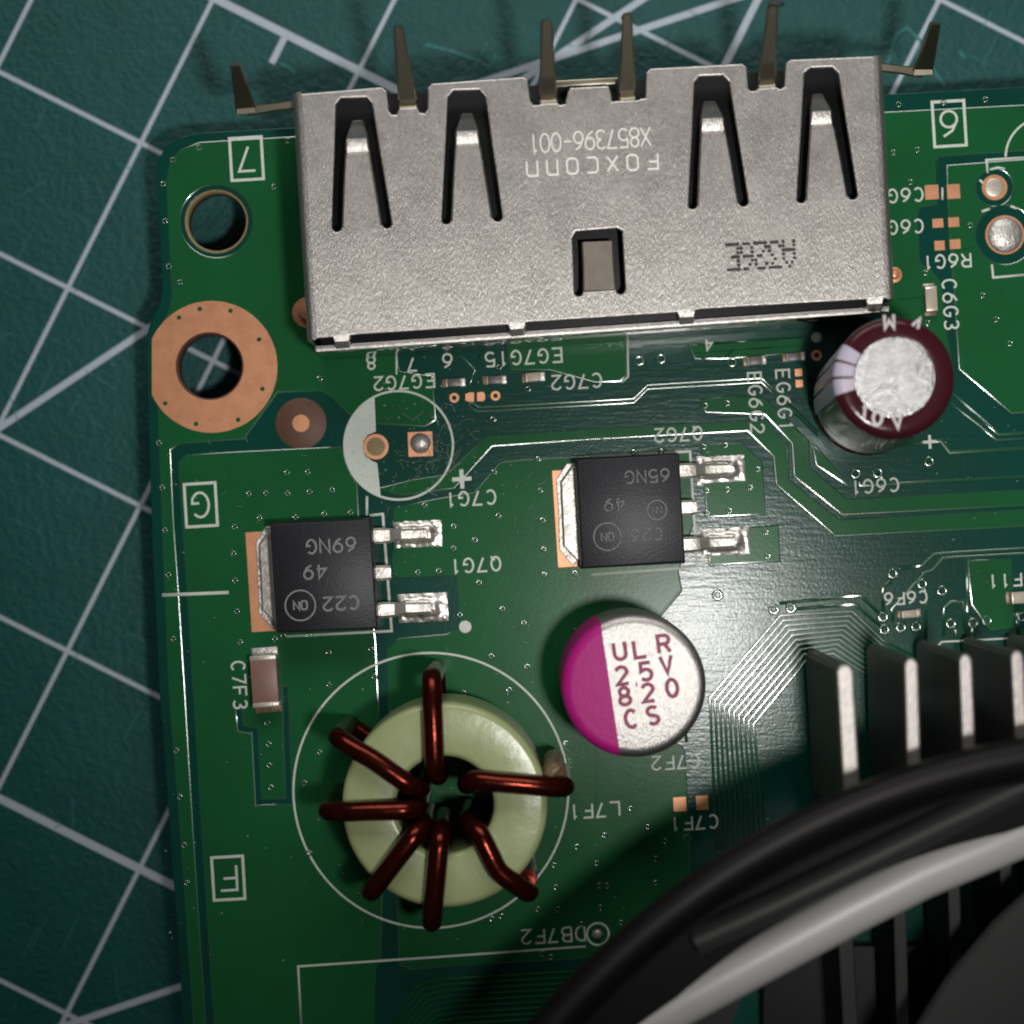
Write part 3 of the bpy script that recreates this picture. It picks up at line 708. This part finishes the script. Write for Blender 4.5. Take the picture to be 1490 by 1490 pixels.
tube('crimped_tip', P, .13, M['black'], conn, 8)
# lower lip between the middle tabs
V = [W(826, 128, ZT-.6), W(888, 124, ZT-.6)]
block('mouth_lip', [tuple(W(x, y, ZT-.7)[:2]) for x, y in ((808, 116), (900, 111), (899, 121), (809, 126))], ZT-1.3, ZT-.9, M['tabmetal'], conn, bev=.05)
# side arms with their blades
for (x0, y0, x1, y1, bx, by, tx, ty, sg) in ((432, 152, 372, 160, 358, 160, 343, 94, 1), (1280, 98, 1334, 105, 1343, 104, 1361, 34, -1)):
    za = 6.2
    a = Vector(W(x0, y0, za)); b = Vector(W(x1, y1, za)); e = Vector(W(bx, by, za)); t = Vector(W(tx, ty, za+2.6))
    strap('side_arm', [a, a.lerp(b, .5) + Vector((0, 0, .05)), b, b.lerp(e, .9)], [.55, .5, .6, .7], .24, M['tabmetal'], conn, side=(-du.y, du.x, 0))
    n = Vector((-du.y, du.x, 0))
    strap('grounding_tab', [e - n*.2, e + n*.15 + Vector((0, 0, .08)), e.lerp(t, .3), e.lerp(t, .7), t], [1.25, 1.2, 1.0, .8, .62], .24, M['tabmetal'], conn, side=(du.x, du.y, 0))
# shield leg soldered beside the left wall
p = W(437, 455); lathe('solder_collar', [(.95, .05), (.93, .09), (.55, .12), (.45, .5), (.001, .55)], p.x+.45, p.y, M['copper'], conn, 20)
p = W(1303, 400); lathe('solder_collar', [(.5, .05), (.48, .09), (.3, .12), (.2, .4), (.001, .45)], p.x-.1, p.y, M['copper'], conn, 16)
text('FOXCOnn'.replace('CO', 'cO'), 862, 240, 22, 183.4, 'embossglint', shell, ZT+.03, 3.4, 7.6, 'stamped_lettering', wf=1.05, th=.05)
text('X857396-001', 858, 204, 27, 183.6, 'embossglint', shell, ZT+.03, 3.0, 4.65, 'stamped_lettering', wf=.78, th=.05)
# ink-jet date code, built of dots
DOT = {'A': ["00100", "01010", "10001", "10001", "11111", "10001", "10001"], '3': ["11111", "00010", "00100", "00010", "00001", "10001", "01110"], '2': ["01110", "10001", "00001", "00110", "01000", "10000", "11111"],
       '6': ["00110", "01000", "10000", "11110", "10001", "10001", "01110"], 'E': ["11111", "10000", "10000", "11100", "10000", "10000", "11111"]}
V = []; F = []; cc = W(1107, 372, ZT); k = (D-ZT)/(S0*D)
for i, ch in enumerate('A326E'):
    for r_, row in enumerate(DOT[ch]):
        for q, bit in enumerate(row):
            if bit == '1':
                lx = (i*20.5 + q*3.9 - 49) * k; ly = (18 - r_*6.1) * k
                a = R(183.4); x = cc.x + lx*math.cos(a) - ly*math.sin(a); y = cc.y + lx*math.sin(a) + ly*math.cos(a)
                v = [(px_, py_, ZT+.008+.0004*((q+r_) % 3)) for px_, py_ in circ(x, y, 2.9*k*rr.uniform(.85, 1.1), 8)]
                F.append(tuple(range(len(V), len(V)+8))); V += v
mesh('printed_code', V, F, M['ink'], shell)

# ------------------------------------------------------------------ power transistors
def transistor(q, pads, stubs, lines, name_label, pad_left):
    """q: top outline of the body in photo px (TL,TR,BR,BL)"""
    H = 2.3
    Q = [Vector(W(x, y, H)[:2]) for x, y in q]
    c = sum(Q, Vector((0, 0)))/4
    t = thing('power_transistor', (c.x, c.y, 0), name_label, 'transistor', 'power transistors on the board')
    ex = (Q[1]-Q[0]).normalized(); ey = (Q[0]-Q[3]).normalized()
    Wd = (Q[1]-Q[0]).length; Ht = (Q[0]-Q[3]).length
    lo = [c + ex*sx*(Wd/2+.12) + ey*sy*(Ht/2+.12) for sx, sy in ((-1, 1), (1, 1), (1, -1), (-1, -1))]
    md = [(p.x, p.y, 1.0) for p in lo]
    prism('body', [(p.x, p.y, .12) for p in (c + (v-c)*.985 for v in lo)], [(p.x, p.y, 1.05) for p in lo], M['epoxy'], t, bev=.06)
    bt = prism('body_top', [(p.x, p.y, 1.04) for p in lo], [(p.x, p.y, H) for p in Q], M['epoxy'], t, bev=.10)
    # heat tab: chamfered metal plate reaching out on the left, solder fillet round it
    L = c - ex*(Wd/2)
    tb = [L + ex*.6 + ey*Ht*.46, L - ex*.25 + ey*Ht*.44, L - ex*.95 + ey*Ht*.30, L - ex*1.0 - ey*Ht*.30, L - ex*.25 - ey*Ht*.44, L + ex*.6 - ey*Ht*.46]
    plate('heat_tab', [[tuple(p) for p in tb]], .10, .62, .08, M['tin'], t)
    sf = [L + ex*.5 + ey*Ht*.485, L - ex*.55 + ey*Ht*.475, L - ex*1.22 + ey*Ht*.33, L - ex*1.2 + ey*.2, L - ex*1.28 - ey*Ht*.33, L - ex*.6 - ey*Ht*.475, L + ex*.5 - ey*Ht*.485]
    plate('solder_fillet', [[tuple(p) for p in sf]], CU, .16, .05, M['solder'], t, res=3)
    for yy, st in zip((-1, 0, 1), (True, False, True)): pass
    for (yo, full) in ((Ht*.345, 1), (0, 0), (-Ht*.345, 1)):
        s = c + ex*(Wd/2-.15) + ey*yo
        if full:
            P = [Vector((*s, 1.05)), Vector((*(s+ex*.75), 1.05)), Vector((*(s+ex*1.1), .98)), Vector((*(s+ex*1.45), .62)), Vector((*(s+ex*1.75), .30)), Vector((*(s+ex*2.1), .22)), Vector((*(s+ex*3.35), .20))]
            ld = strap('lead', P, [.95, .95, .9, .78, .74, .74, .72], .42, M['tin'], t, side=(ey.x, ey.y, 0))
            pc = s + ex*2.75; V = []; F = []; nu, nv = 34, 20
            rj = random.Random(int(pc.x*91+pc.y*37)); ph = [rj.uniform(0, 6.28) for _ in range(6)]
            for iu in range(nu+1):
                for iv in range(nv+1):
                    u = -1.38 + 3.0*iu/nu; v = -.86 + 1.72*iv/nv
                    e = min(1, min(iu, nu-iu)/2.0, min(iv, nv-iv)/2.0)
                    tip = max(0.0, 1 - max(0.0, u-.45)/.75) if u > .45 else 1.0
                    body = .20*math.exp(-(max(0, abs(v)-.33)/.16)**2) * tip**1.5 * (1 if u > -1.0 else .4)
                    heap = .17*math.exp(-((u-.85)/.32)**2 - (v/.42)**2)
                    nz = .016*math.sin(7*u+ph[0])*math.sin(9*v+ph[1]) + .012*math.sin(15*u+ph[2]+3*v) + .010*math.sin(17*v+ph[3]+5*u)
                    p_ = pc + ex*u + ey*v
                    V.append((p_.x, p_.y, .03 + e*(.05 + body + heap + nz)))
            for iu in range(nu):
                for iv in range(nv):
                    a_ = iu*(nv+1)+iv; F.append((a_, a_+1, a_+nv+2, a_+nv+1))
            mesh('solder_joint', V, F, M['solderlead'], ld, smooth=True)
        else:
            strap('lead_stub', [Vector((*s, 1.05)), Vector((*(s+ex*.8), 1.05)), Vector((*(s+ex*1.12), 1.02))], [.95, .92, .85], .42, M['tin'], t, side=(ey.x, ey.y, 0))
    for (s, x, y, h, m_, kw) in lines: text(s, x, y, h, 183.4, m_, bt, H+.010, **kw)
    return bt, c, ex, ey, H
def ring_mark(t, x, y, r, m_, H):
    cc = W(x, y, H+.01); k = (D-H)/(S0*D)
    V, F = sweep_vf(circ(cc.x, cc.y, r*k, 28), [(-1.4*k, H+.004), (-1.2*k, H+.011), (1.2*k, H+.011), (1.4*k, H+.004)], True)
    mesh('ring_mark', V, F, M[m_], t)
t1, *_ = transistor([(393, 762), (538, 756), (548, 914), (403, 920)], 0, 0,
    [('69NG', 482, 794, 20, 'laser', dict(sw=3.6, adv=5.7)), ('49', 458, 832, 20, 'laser', dict(sw=3.6, adv=5.7)), ('C22', 496, 878, 19, 'laser', dict(sw=3.6, adv=5.7, wf=1.05)), ('ON', 437, 881, 12, 'laser', dict(sw=3.4, adv=5.6))],
    'black power transistor marked 69NG beside the toroidal coil', 1)
ring_mark(t1, 437, 881, 22, 'laser', 2.3)
t2, *_ = transistor([(839, 669), (988, 661), (996, 817), (848, 826)], 0, 0,
    [('65NG', 942, 693, 18, 'laserdim', dict(sw=3.2, adv=5.7)), ('49', 894, 734, 18, 'laserdim', dict(sw=3.2, adv=5.7)), ('C26', 941, 778, 17, 'laserdim', dict(sw=3.0, adv=5.9)), ('ON', 884, 781, 11, 'laserdim', dict(sw=3.0, adv=5.6)), ('NN', 956, 742, 10, 'black', dict(sw=3, adv=4.4))],
    'black power transistor with worn 65NG marking beside the Q7G2 print', 1)
ring_mark(t2, 884, 781, 20, 'laserdim', 2.3); ring_mark(t2, 956, 742, 14, 'black', 2.3)

# ------------------------------------------------------------------ chip parts
def chip(name, label, cat, q, h, m_, tl=.26, group=None, along=None):
    """q: px outline TL,TR,BR,BL at the top; terminals at the ends of the long side"""
    Q = [Vector(W(x, y, h)[:2]) for x, y in q]; c = sum(Q, Vector((0, 0)))/4
    t = thing(name, (c.x, c.y, 0), label, cat, group)
    a = (Q[1]-Q[0]); b = (Q[0]-Q[3])
    if a.length < b.length: a, b = b, a
    la, lb = a.length/2, b.length/2; a.normalize(); b.normalize()
    qd = lambda s0, s1, e: [tuple(c + a*s0*la + b*-1*(lb+e)), tuple(c + a*s1*la + b*-1*(lb+e)), tuple(c + a*s1*la + b*(lb+e)), tuple(c + a*s0*la + b*(lb+e))]
    block('body', qd(-.98, .98, 0), .06, h, M[m_], t, bev=.05)
    for sg in (-1, 1):
        s0, s1 = (sg*(1-2*tl*.5*2), sg*1.02)
        block('terminal', qd(min(s0, s1), max(s0, s1), .015), .05, h+.018, M['term'], t, bev=.06)
        s0, s1 = sg*.75, sg*(1 + max(.3, .55*.45/la))
        block('solder_fillet', qd(min(s0, s1), max(s0, s1), .03), .0, .13, M['solder' if sg > 0 else 'flux'], t, bev=.05, taper=.03)
    return t
chip('chip_capacitor', 'large brown ceramic chip capacitor beside the C7F3 print', 'capacitor', [(363, 956), (401, 953), (406, 1027), (368, 1030)], 1.2, 'mlcc', .09)
chip('chip_capacitor', 'small beige chip capacitor beside the C6G3 print', 'capacitor', [(1346, 417), (1363, 416), (1365, 452), (1348, 453)], .7, 'beige', .11)
chip('chip_capacitor', 'tiny cream chip capacitor beside the C7G2 print', 'capacitor', [(764, 543), (787, 541), (788, 554), (765, 556)], .45, 'beige', .13)
chip('chip_resistor', 'tiny grey chip next to the EG7G2 print', 'chip resistor', [(648, 551), (671, 550), (672, 562), (649, 563)], .4, 'greychip', .11, 'tiny grey chips behind the connector')
chip('chip_resistor', 'tiny grey chip right below the EG7G1 print', 'chip resistor', [(707, 547), (731, 546), (732, 558), (708, 559)], .4, 'greychip', .11, 'tiny grey chips behind the connector')
chip('chip_resistor', 'tiny grey chip above the EG6G2 print', 'chip resistor', [(1087, 519), (1110, 517), (1111, 530), (1088, 532)], .4, 'greychip', .11, 'tiny grey chips behind the connector')
chip('chip_resistor', 'tiny grey chip above the EG6G1 print', 'chip resistor', [(1144, 514), (1167, 512), (1168, 524), (1145, 526)], .4, 'greychip', .11, 'tiny grey chips behind the connector')
chip('chip_capacitor', 'tiny beige chip among ringed vias above the heatsink fins', 'capacitor', [(1312, 889), (1336, 887), (1337, 898), (1313, 900)], .45, 'beige', .12)
chip('chip_capacitor', 'beige chip capacitor beside the F11 print', 'capacitor', [(1472, 862), (1505, 860), (1506, 877), (1473, 879)], .7, 'beige', .12)

# ------------------------------------------------------------------ polymer capacitor with magenta mark
H = 8.2; c = W(923, 998, H); r = 105.5 / (S0*D/(D-H))
cx, cy = c.x, c.y
pc = thing('polymer_capacitor', (cx, cy, 0), 'silver can capacitor with magenta segment marked ULR 2.5V 820', 'capacitor')
prof = [(r*.93, .0), (r*.94, .5), (r*.90, .62), (r*.97, .85), (r, 1.1), (r, H-.75)] + [(r-.62+.62*math.cos(R(a)), H-.62+.62*math.sin(R(a))*.93) for a in range(10, 91, 10)] + [(r*.5, H-.02), (.001, H-.015)]
lathe('base', [(r*.9, .03), (r*.96, .05), (r*.96, .55), (r*.5, .56)], cx, cy, M['black'], pc, 40)
can = lathe('can', [p for p in prof if p[1] >= .5 or p[0] < r*.6], cx, cy, M['alu'], pc, 72, sharp=60)
ov = [(rr_ + (.012 if z < H-.2 else .006), z + .012) for rr_, z in prof if z >= 1.05]
V, F = lathe_vf(ov, cx, cy, 96)
bm = bmesh.new(); vs = [bm.verts.new(v) for v in V]
for f in F: bm.faces.new([vs[i] for i in f])
bmesh.ops.remove_doubles(bm, verts=bm.verts, dist=1e-4)
nd = Vector((math.cos(R(8.5)), math.sin(R(8.5)), 0)); cp = W(888, 1000, H)
bmesh.ops.bisect_plane(bm, geom=bm.verts[:]+bm.edges[:]+bm.faces[:], plane_co=(cp.x, cp.y, 0), plane_no=nd, clear_outer=True)
bmesh.ops.recalc_face_normals(bm, faces=bm.faces)
me = bpy.data.meshes.new('polarity_mark'); 
for v in bm.verts: v.co = (v.co - Vector((cx, cy, 0))) * MM
bm.to_mesh(me); bm.free()
link('polarity_mark', me, M['pink'], can, True); me.set_sharp_from_angle(angle=R(60))
for s, x, y in [('U', 902, 947), ('L', 931, 944), ('R', 966, 937), ('2', 905, 983), ('.', 925, 984), ('5', 940, 977), ('V', 970, 967), ('8', 909, 1013), ('2', 943, 1008), ('0', 978, 1001), ('C', 918, 1046), ('S', 950, 1041)]:
    text(s, x, y, 25, 8, 'pinktext', can, H+.012, 5.6, name='printed_letter', wf=.98)

# ------------------------------------------------------------------ electrolytic capacitor
H = 10.5; cb = W(1259, 586, 0); ct = W(1302, 549, H)
ec = thing('electrolytic_capacitor', (cb.x, cb.y, 0), 'dark maroon sleeved electrolytic capacitor with mottled silver top', 'capacitor')
r = 89 / (S0*D/(D-H)); sh = Vector(((ct.x-cb.x)/H, (ct.y-cb.y)/H))
def lean(v): return Vector((v.x + sh.x*v.z, v.y + sh.y*v.z, v.z))
rs = r*.97
slv = lathe('sleeve', [(rs*.93, .02), (rs*.985, .25), (rs, .6), (rs*.99, 1.0), (rs*.955, 1.25), (rs*.955, 1.45), (rs, 1.75), (r, 3), (r, H-.55)] + [(r-.55+.55*math.cos(R(a)), H-.50+.55*math.sin(R(a))*.9) for a in range(12, 91, 13)] + [(r*.70, H+.0), (r*.665, H-.02), (r*.655, H-.12)], cb.x, cb.y, M['sleeve'], ec, 72, sharp=50, xf=lean)
lathe('can_top', [(r*.672, H-.10), (r*.6, H-.07), (.001, H-.05)], cb.x, cb.y, M['alutop'], ec, 48, xf=lean)
for a0, a1 in ((146, 162), (164.5, 179), (181.5, 197)):
    lathe('polarity_stripe', [(r+.012, 2.0), (r+.014, H-.55)] + [(r-.55+.565*math.cos(R(a)), H-.50+.565*math.sin(R(a))*.9) for a in range(12, 91, 13)] + [(r*.70, H+.015), (r*.672, H+.008)], cb.x, cb.y, M['stripe'], slv, 8, R(a0), R(a1), xf=lean, sharp=50)
for s, x, y, h, a in [('M', 1294, 468, 20, 183), ('1', 1258, 601, 20, -8), ('0', 1277, 608, 20, -3), ('V', 1306, 614, 18, 6), ('V', 1335, 470, 14, 150)]:
    text(s, x, y, h, a, 'sleevetext', slv, H+.02, 4.5, name='printed_letter')
for s, aa in (('V', 262), ('8', 280), ('U', 298)):   # lettering low on the sleeve
    pass

# ------------------------------------------------------------------ toroidal inductor
ZTOP = 7.6; cc = W(647, 1172, ZTOP); kk = (D-ZTOP)/(S0*D)
ti = thing('toroidal_inductor', (cc.x, cc.y, 0), 'pale green toroidal coil wound with thick dark red copper wire', 'inductor')
ro, ri = 150*kk, 71*kk
zb = 1.5
pr = []
for a in range(0, 91, 15): pr.append((ro-.42+.42*math.cos(R(a)), ZTOP-.42+.40*math.sin(R(a))))
pr += [(ro-1.0, ZTOP+.005), ((ro+ri)/2, ZTOP+.03), (ri+.9, ZTOP+.0)]
for a in range(90, 181, 15): pr.append((ri+.35+.35*math.cos(R(a)), ZTOP-.38+.35*math.sin(R(a))))
pr += [(ri, zb+.5), (ri+.5, zb), (ro-.6, zb), (ro, zb+.6), (ro, ZTOP-.42)]
lathe('core', pr, cc.x, cc.y, M['core'], ti, 96, sharp=60)
zc = ZTOP + .62; wr = .58
def turn(pin, pout, drop=1.5, bow=(0, 0), nxt=None):
    i0 = W(*pin, zc); o0 = W(*pout, zc-.5)
    cv = Vector((cc.x, cc.y, 0))
    di = (Vector((i0.x, i0.y, 0)) - cv); do = (Vector((o0.x, o0.y, 0)) - cv)
    ui = di.normalized()*min(di.length, ri-wr-.02)*.78; uo = do.normalized()*max(do.length, ro+wr+.05)
    mid = (i0 + W(*pout, zc))/2 + Vector((bow[0], bow[1], .12))
    bi = cv + ui; bo_ = cv + uo
    P = [Vector((bi.x, bi.y, drop)), Vector((bi.x, bi.y, 4.2)), Vector((bi.x, bi.y, ZTOP-.5)), i0 + Vector((0, 0, -.02)), i0.lerp(mid, .5) + Vector((0, 0, .10)), mid, mid.lerp(o0, .55) + Vector((0, 0, .16)), o0 + Vector((0, 0, -.15)), Vector((bo_.x*.5+o0.x*.5, bo_.y*.5+o0.y*.5, ZTOP-1.5)), Vector((bo_.x, bo_.y, 4.0))]
    e = nxt if nxt else bo_
    lo_ = tube('winding_return', [Vector((bi.x, bi.y, 2.1)), Vector((bi.x*.9+bo_.x*.1, bi.y*.9+bo_.y*.1, .95)), (bi+bo_)/2 + Vector((0, 0, .72)), Vector((bo_.x, bo_.y, .72))], wr*.98, M['wire'], ti, 10)
    P += [Vector((e[0], e[1], .9)), Vector((e[0], e[1], .08))]
    return tube('winding_turn', P, wr, M['wire'], ti, 14, sub=5)
for pin, pout, bow in [((633, 1118), (628, 988), (0, 0)), ((598, 1143), (492, 1074), (.05, .05)), ((596, 1178), (478, 1181), (0, 0)), ((606, 1212), (540, 1298), (0, 0)),
                       ((640, 1222), (628, 1342), (0, 0)), ((697, 1212), (768, 1299), (-.25, -.45)), ((690, 1135), (820, 1146), (0, 0))]:
    turn(pin, pout, 2.0, bow)
o0 = W(806, 1128, ZTOP-.2)
tube('wire_end', [Vector((o0.x+.1, o0.y+.25, 2.2)), Vector((o0.x+.05, o0.y+.2, 4.5)), Vector((o0.x, o0.y+.1, ZTOP-.9)), Vector((o0.x+.25, o0.y-.1, ZTOP-.45))], .62, M['flux'], ti, 12)
o1 = W(765, 1285, ZTOP-1)
tube('wire_end', [Vector((o1.x+.2, o1.y+.3, .06)), Vector((o1.x+.2, o1.y+.3, 3.0)), Vector((o1.x+.15, o1.y+.2, ZTOP-1.4))], .52, M['wire'], ti, 12)

# ------------------------------------------------------------------ heatsink
hs_o = thing('heatsink', (30, -30, 0), 'black heatsink with bare aluminium fin edges under the cooling fan', 'heatsink')
ZF0, ZF1 = 1.2, 12.6
block('base', [(15, -26), (72, -26), (72, -70), (15, -70)], .02, ZF0+.02, M['blackin'], hs_o, bev=.2)
tops = [(1229, 966, 1239, 1140, 25), (1326, 957, 1330, 1110, 21), (1405, 951, 1410, 1085, 20), (1480, 946, 1486, 1060, 20), (1552, 941, 1558, 1050, 23), (1624, 937, 1630, 1050, 23), (1696, 933, 1702, 1050, 23), (1768, 930, 1774, 1050, 23), (1840, 927, 1846, 1050, 23), (1912, 924, 1918, 1050, 23)]
for x0, y0, x1, y1, tk in tops:
    a = W(x0, y0, ZF1); b = W(x1, y1, ZF1); d = (b-a).normalized(); th = tk/(S0*D/(D-ZF1))
    n = Vector((-d.y, d.x, 0)); e = a + d*((-60 - a.y)/d.y)
    f_ = a + d*((-16.6 - a.y)/d.y)
    def outl(w_, e_, o_): return [(p.x, p.y) for p in (a + n*th*.5*w_ + d*(.35+o_), a + n*th*.3*w_ + d*(.08+o_), a + d*o_, a - n*th*.3*w_ + d*(.08+o_), a - n*th*.5*w_ + d*(.35+o_), e_ - n*th*.5*w_, e_ + n*th*.5*w_)]
    fo = plate('fin', [outl(1, f_, 0)], ZF0, ZF1-.10, .02, M['fin'], hs_o)
    plate('fin_edge', [outl(.98, f_, .02)], ZF1-.30, ZF1, .14, M['finedge'], fo, res=3)
    g_ = f_ + d*.01
    plate('fin_rear', [[(p.x, p.y) for p in (g_ + n*th*.48, g_ - n*th*.48, e - n*th*.48, e + n*th*.48)]], ZF0+.01, 7.5, .1, M['finshaded'], hs_o)

# ------------------------------------------------------------------ cooling fan
ZFT = 17.6; fcn = W(1711, 2289, ZFT); kf = (D-ZFT)/(S0*D); Ro = 1233*kf
fan = thing('cooling_fan', (fcn.x, fcn.y, ZF1), 'black round cooling fan with pale inner ring on the heatsink', 'fan')
Rm = Ro - 3.0
pr = [(Ro-.8, ZF1+.02), (Ro-.8, ZFT-2.2), (Ro-.2, ZFT-1.6), (Ro, ZFT-1.0), (Ro-.1, ZFT-.35), (Ro-.5, ZFT-.05), (Ro-1.1, ZFT), (Ro-1.9, ZFT-.3), (Ro-2.5, ZFT-1.2), (Ro-2.7, ZFT-2.6), (Ro-2.8, ZF1+1.2), (Ro-5.4, ZF1+.9), (Ro-5.4, ZF1+.02), (Ro-.8, ZF1+.02)]
lathe('shroud', pr, fcn.x, fcn.y, M['fan'], fan, 160, sharp=50)
# two guard struts crossing the opening from wall to wall
def strut(name, P, z, wd, dp, m_):
    path = [tuple(W(x, y, z)[:2]) for x, y in P]
    prf = [(-wd, z-dp)] + [(-wd*math.cos(R(a)), z - .9 + .9*math.sin(R(a))) for a in range(0, 181, 20)] + [(wd, z-dp), (-wd, z-dp)]
    V, F = sweep_vf(path, prf); mesh(name, V, F, M[m_], fan, smooth=True, sharp=60)
strut('guard_strut', [(862, 1545), (998, 1462), (1147, 1382), (1247, 1328), (1346, 1278), (1490, 1218), (1640, 1165), (1800, 1118), (1920, 1090)], ZFT-4, 1.3, 3, 'fangrey')
strut('guard_strut', [(1012, 1374), (1140, 1316), (1247, 1264), (1370, 1204), (1490, 1147), (1600, 1105)], ZFT-2.6, .8, 2.5, 'strutdark')
g0 = Ro - 5.6
hub_r = 12.0
lathe('hub', [(hub_r, ZF1+.5), (hub_r, ZFT-2.5), (hub_r-.5, ZFT-2.0), (.001, ZFT-1.9)], fcn.x, fcn.y, M['blade'], fan, 64, sharp=40)
bp = [W(x, y, ZFT-3.2) - Vector((fcn.x, fcn.y, 0)) for x, y in ((1345, 1490), (1490, 1310))]
LR = bp[0].xy.length; LA = math.atan2(bp[0].y, bp[0].x); LS = (math.atan2(bp[1].y, bp[1].x) - LA) / (bp[1].xy.length - LR)
def blade(a0):
    V = []; F = []; nr = 12; nw = 10
    zt = ZFT - 3.2
    for i in range(nr+1):
        t = i/nr; rad = hub_r-.2 + (g0+.1-hub_r+.2)*t
        lead = a0 + LA + LS * (max(rad, 20) - LR + (min(rad, 20)-20)*.3)
        span = R(24)
        for j in range(nw+1):
            s = j/nw
            a = lead - span*s
            z = zt - 4.0*s - .5*math.sin(t*3)
            V.append((fcn.x + rad*math.cos(a), fcn.y + rad*math.sin(a), z))
    n1 = len(V)
    V += [(x, y, z-.9) for x, y, z in V]
    m = nw+1
    for i in range(nr):
        for j in range(nw):
            q = (i*m+j, i*m+j+1, (i+1)*m+j+1, (i+1)*m+j); F.append(q); F.append(tuple(n1+x for x in q[::-1]))
    for i in range(nr):
        for j in (0, nw): F.append((i*m+j, (i+1)*m+j, n1+(i+1)*m+j, n1+i*m+j))
    for j in range(nw):
        for i in (0, nr): F.append((i*m+j, i*m+j+1, n1+i*m+j+1, n1+i*m+j))
    mesh('blade', V, F, M['blade'], fan, smooth=True, sharp=50)
for k in range(7): blade(k*2*math.pi/7)
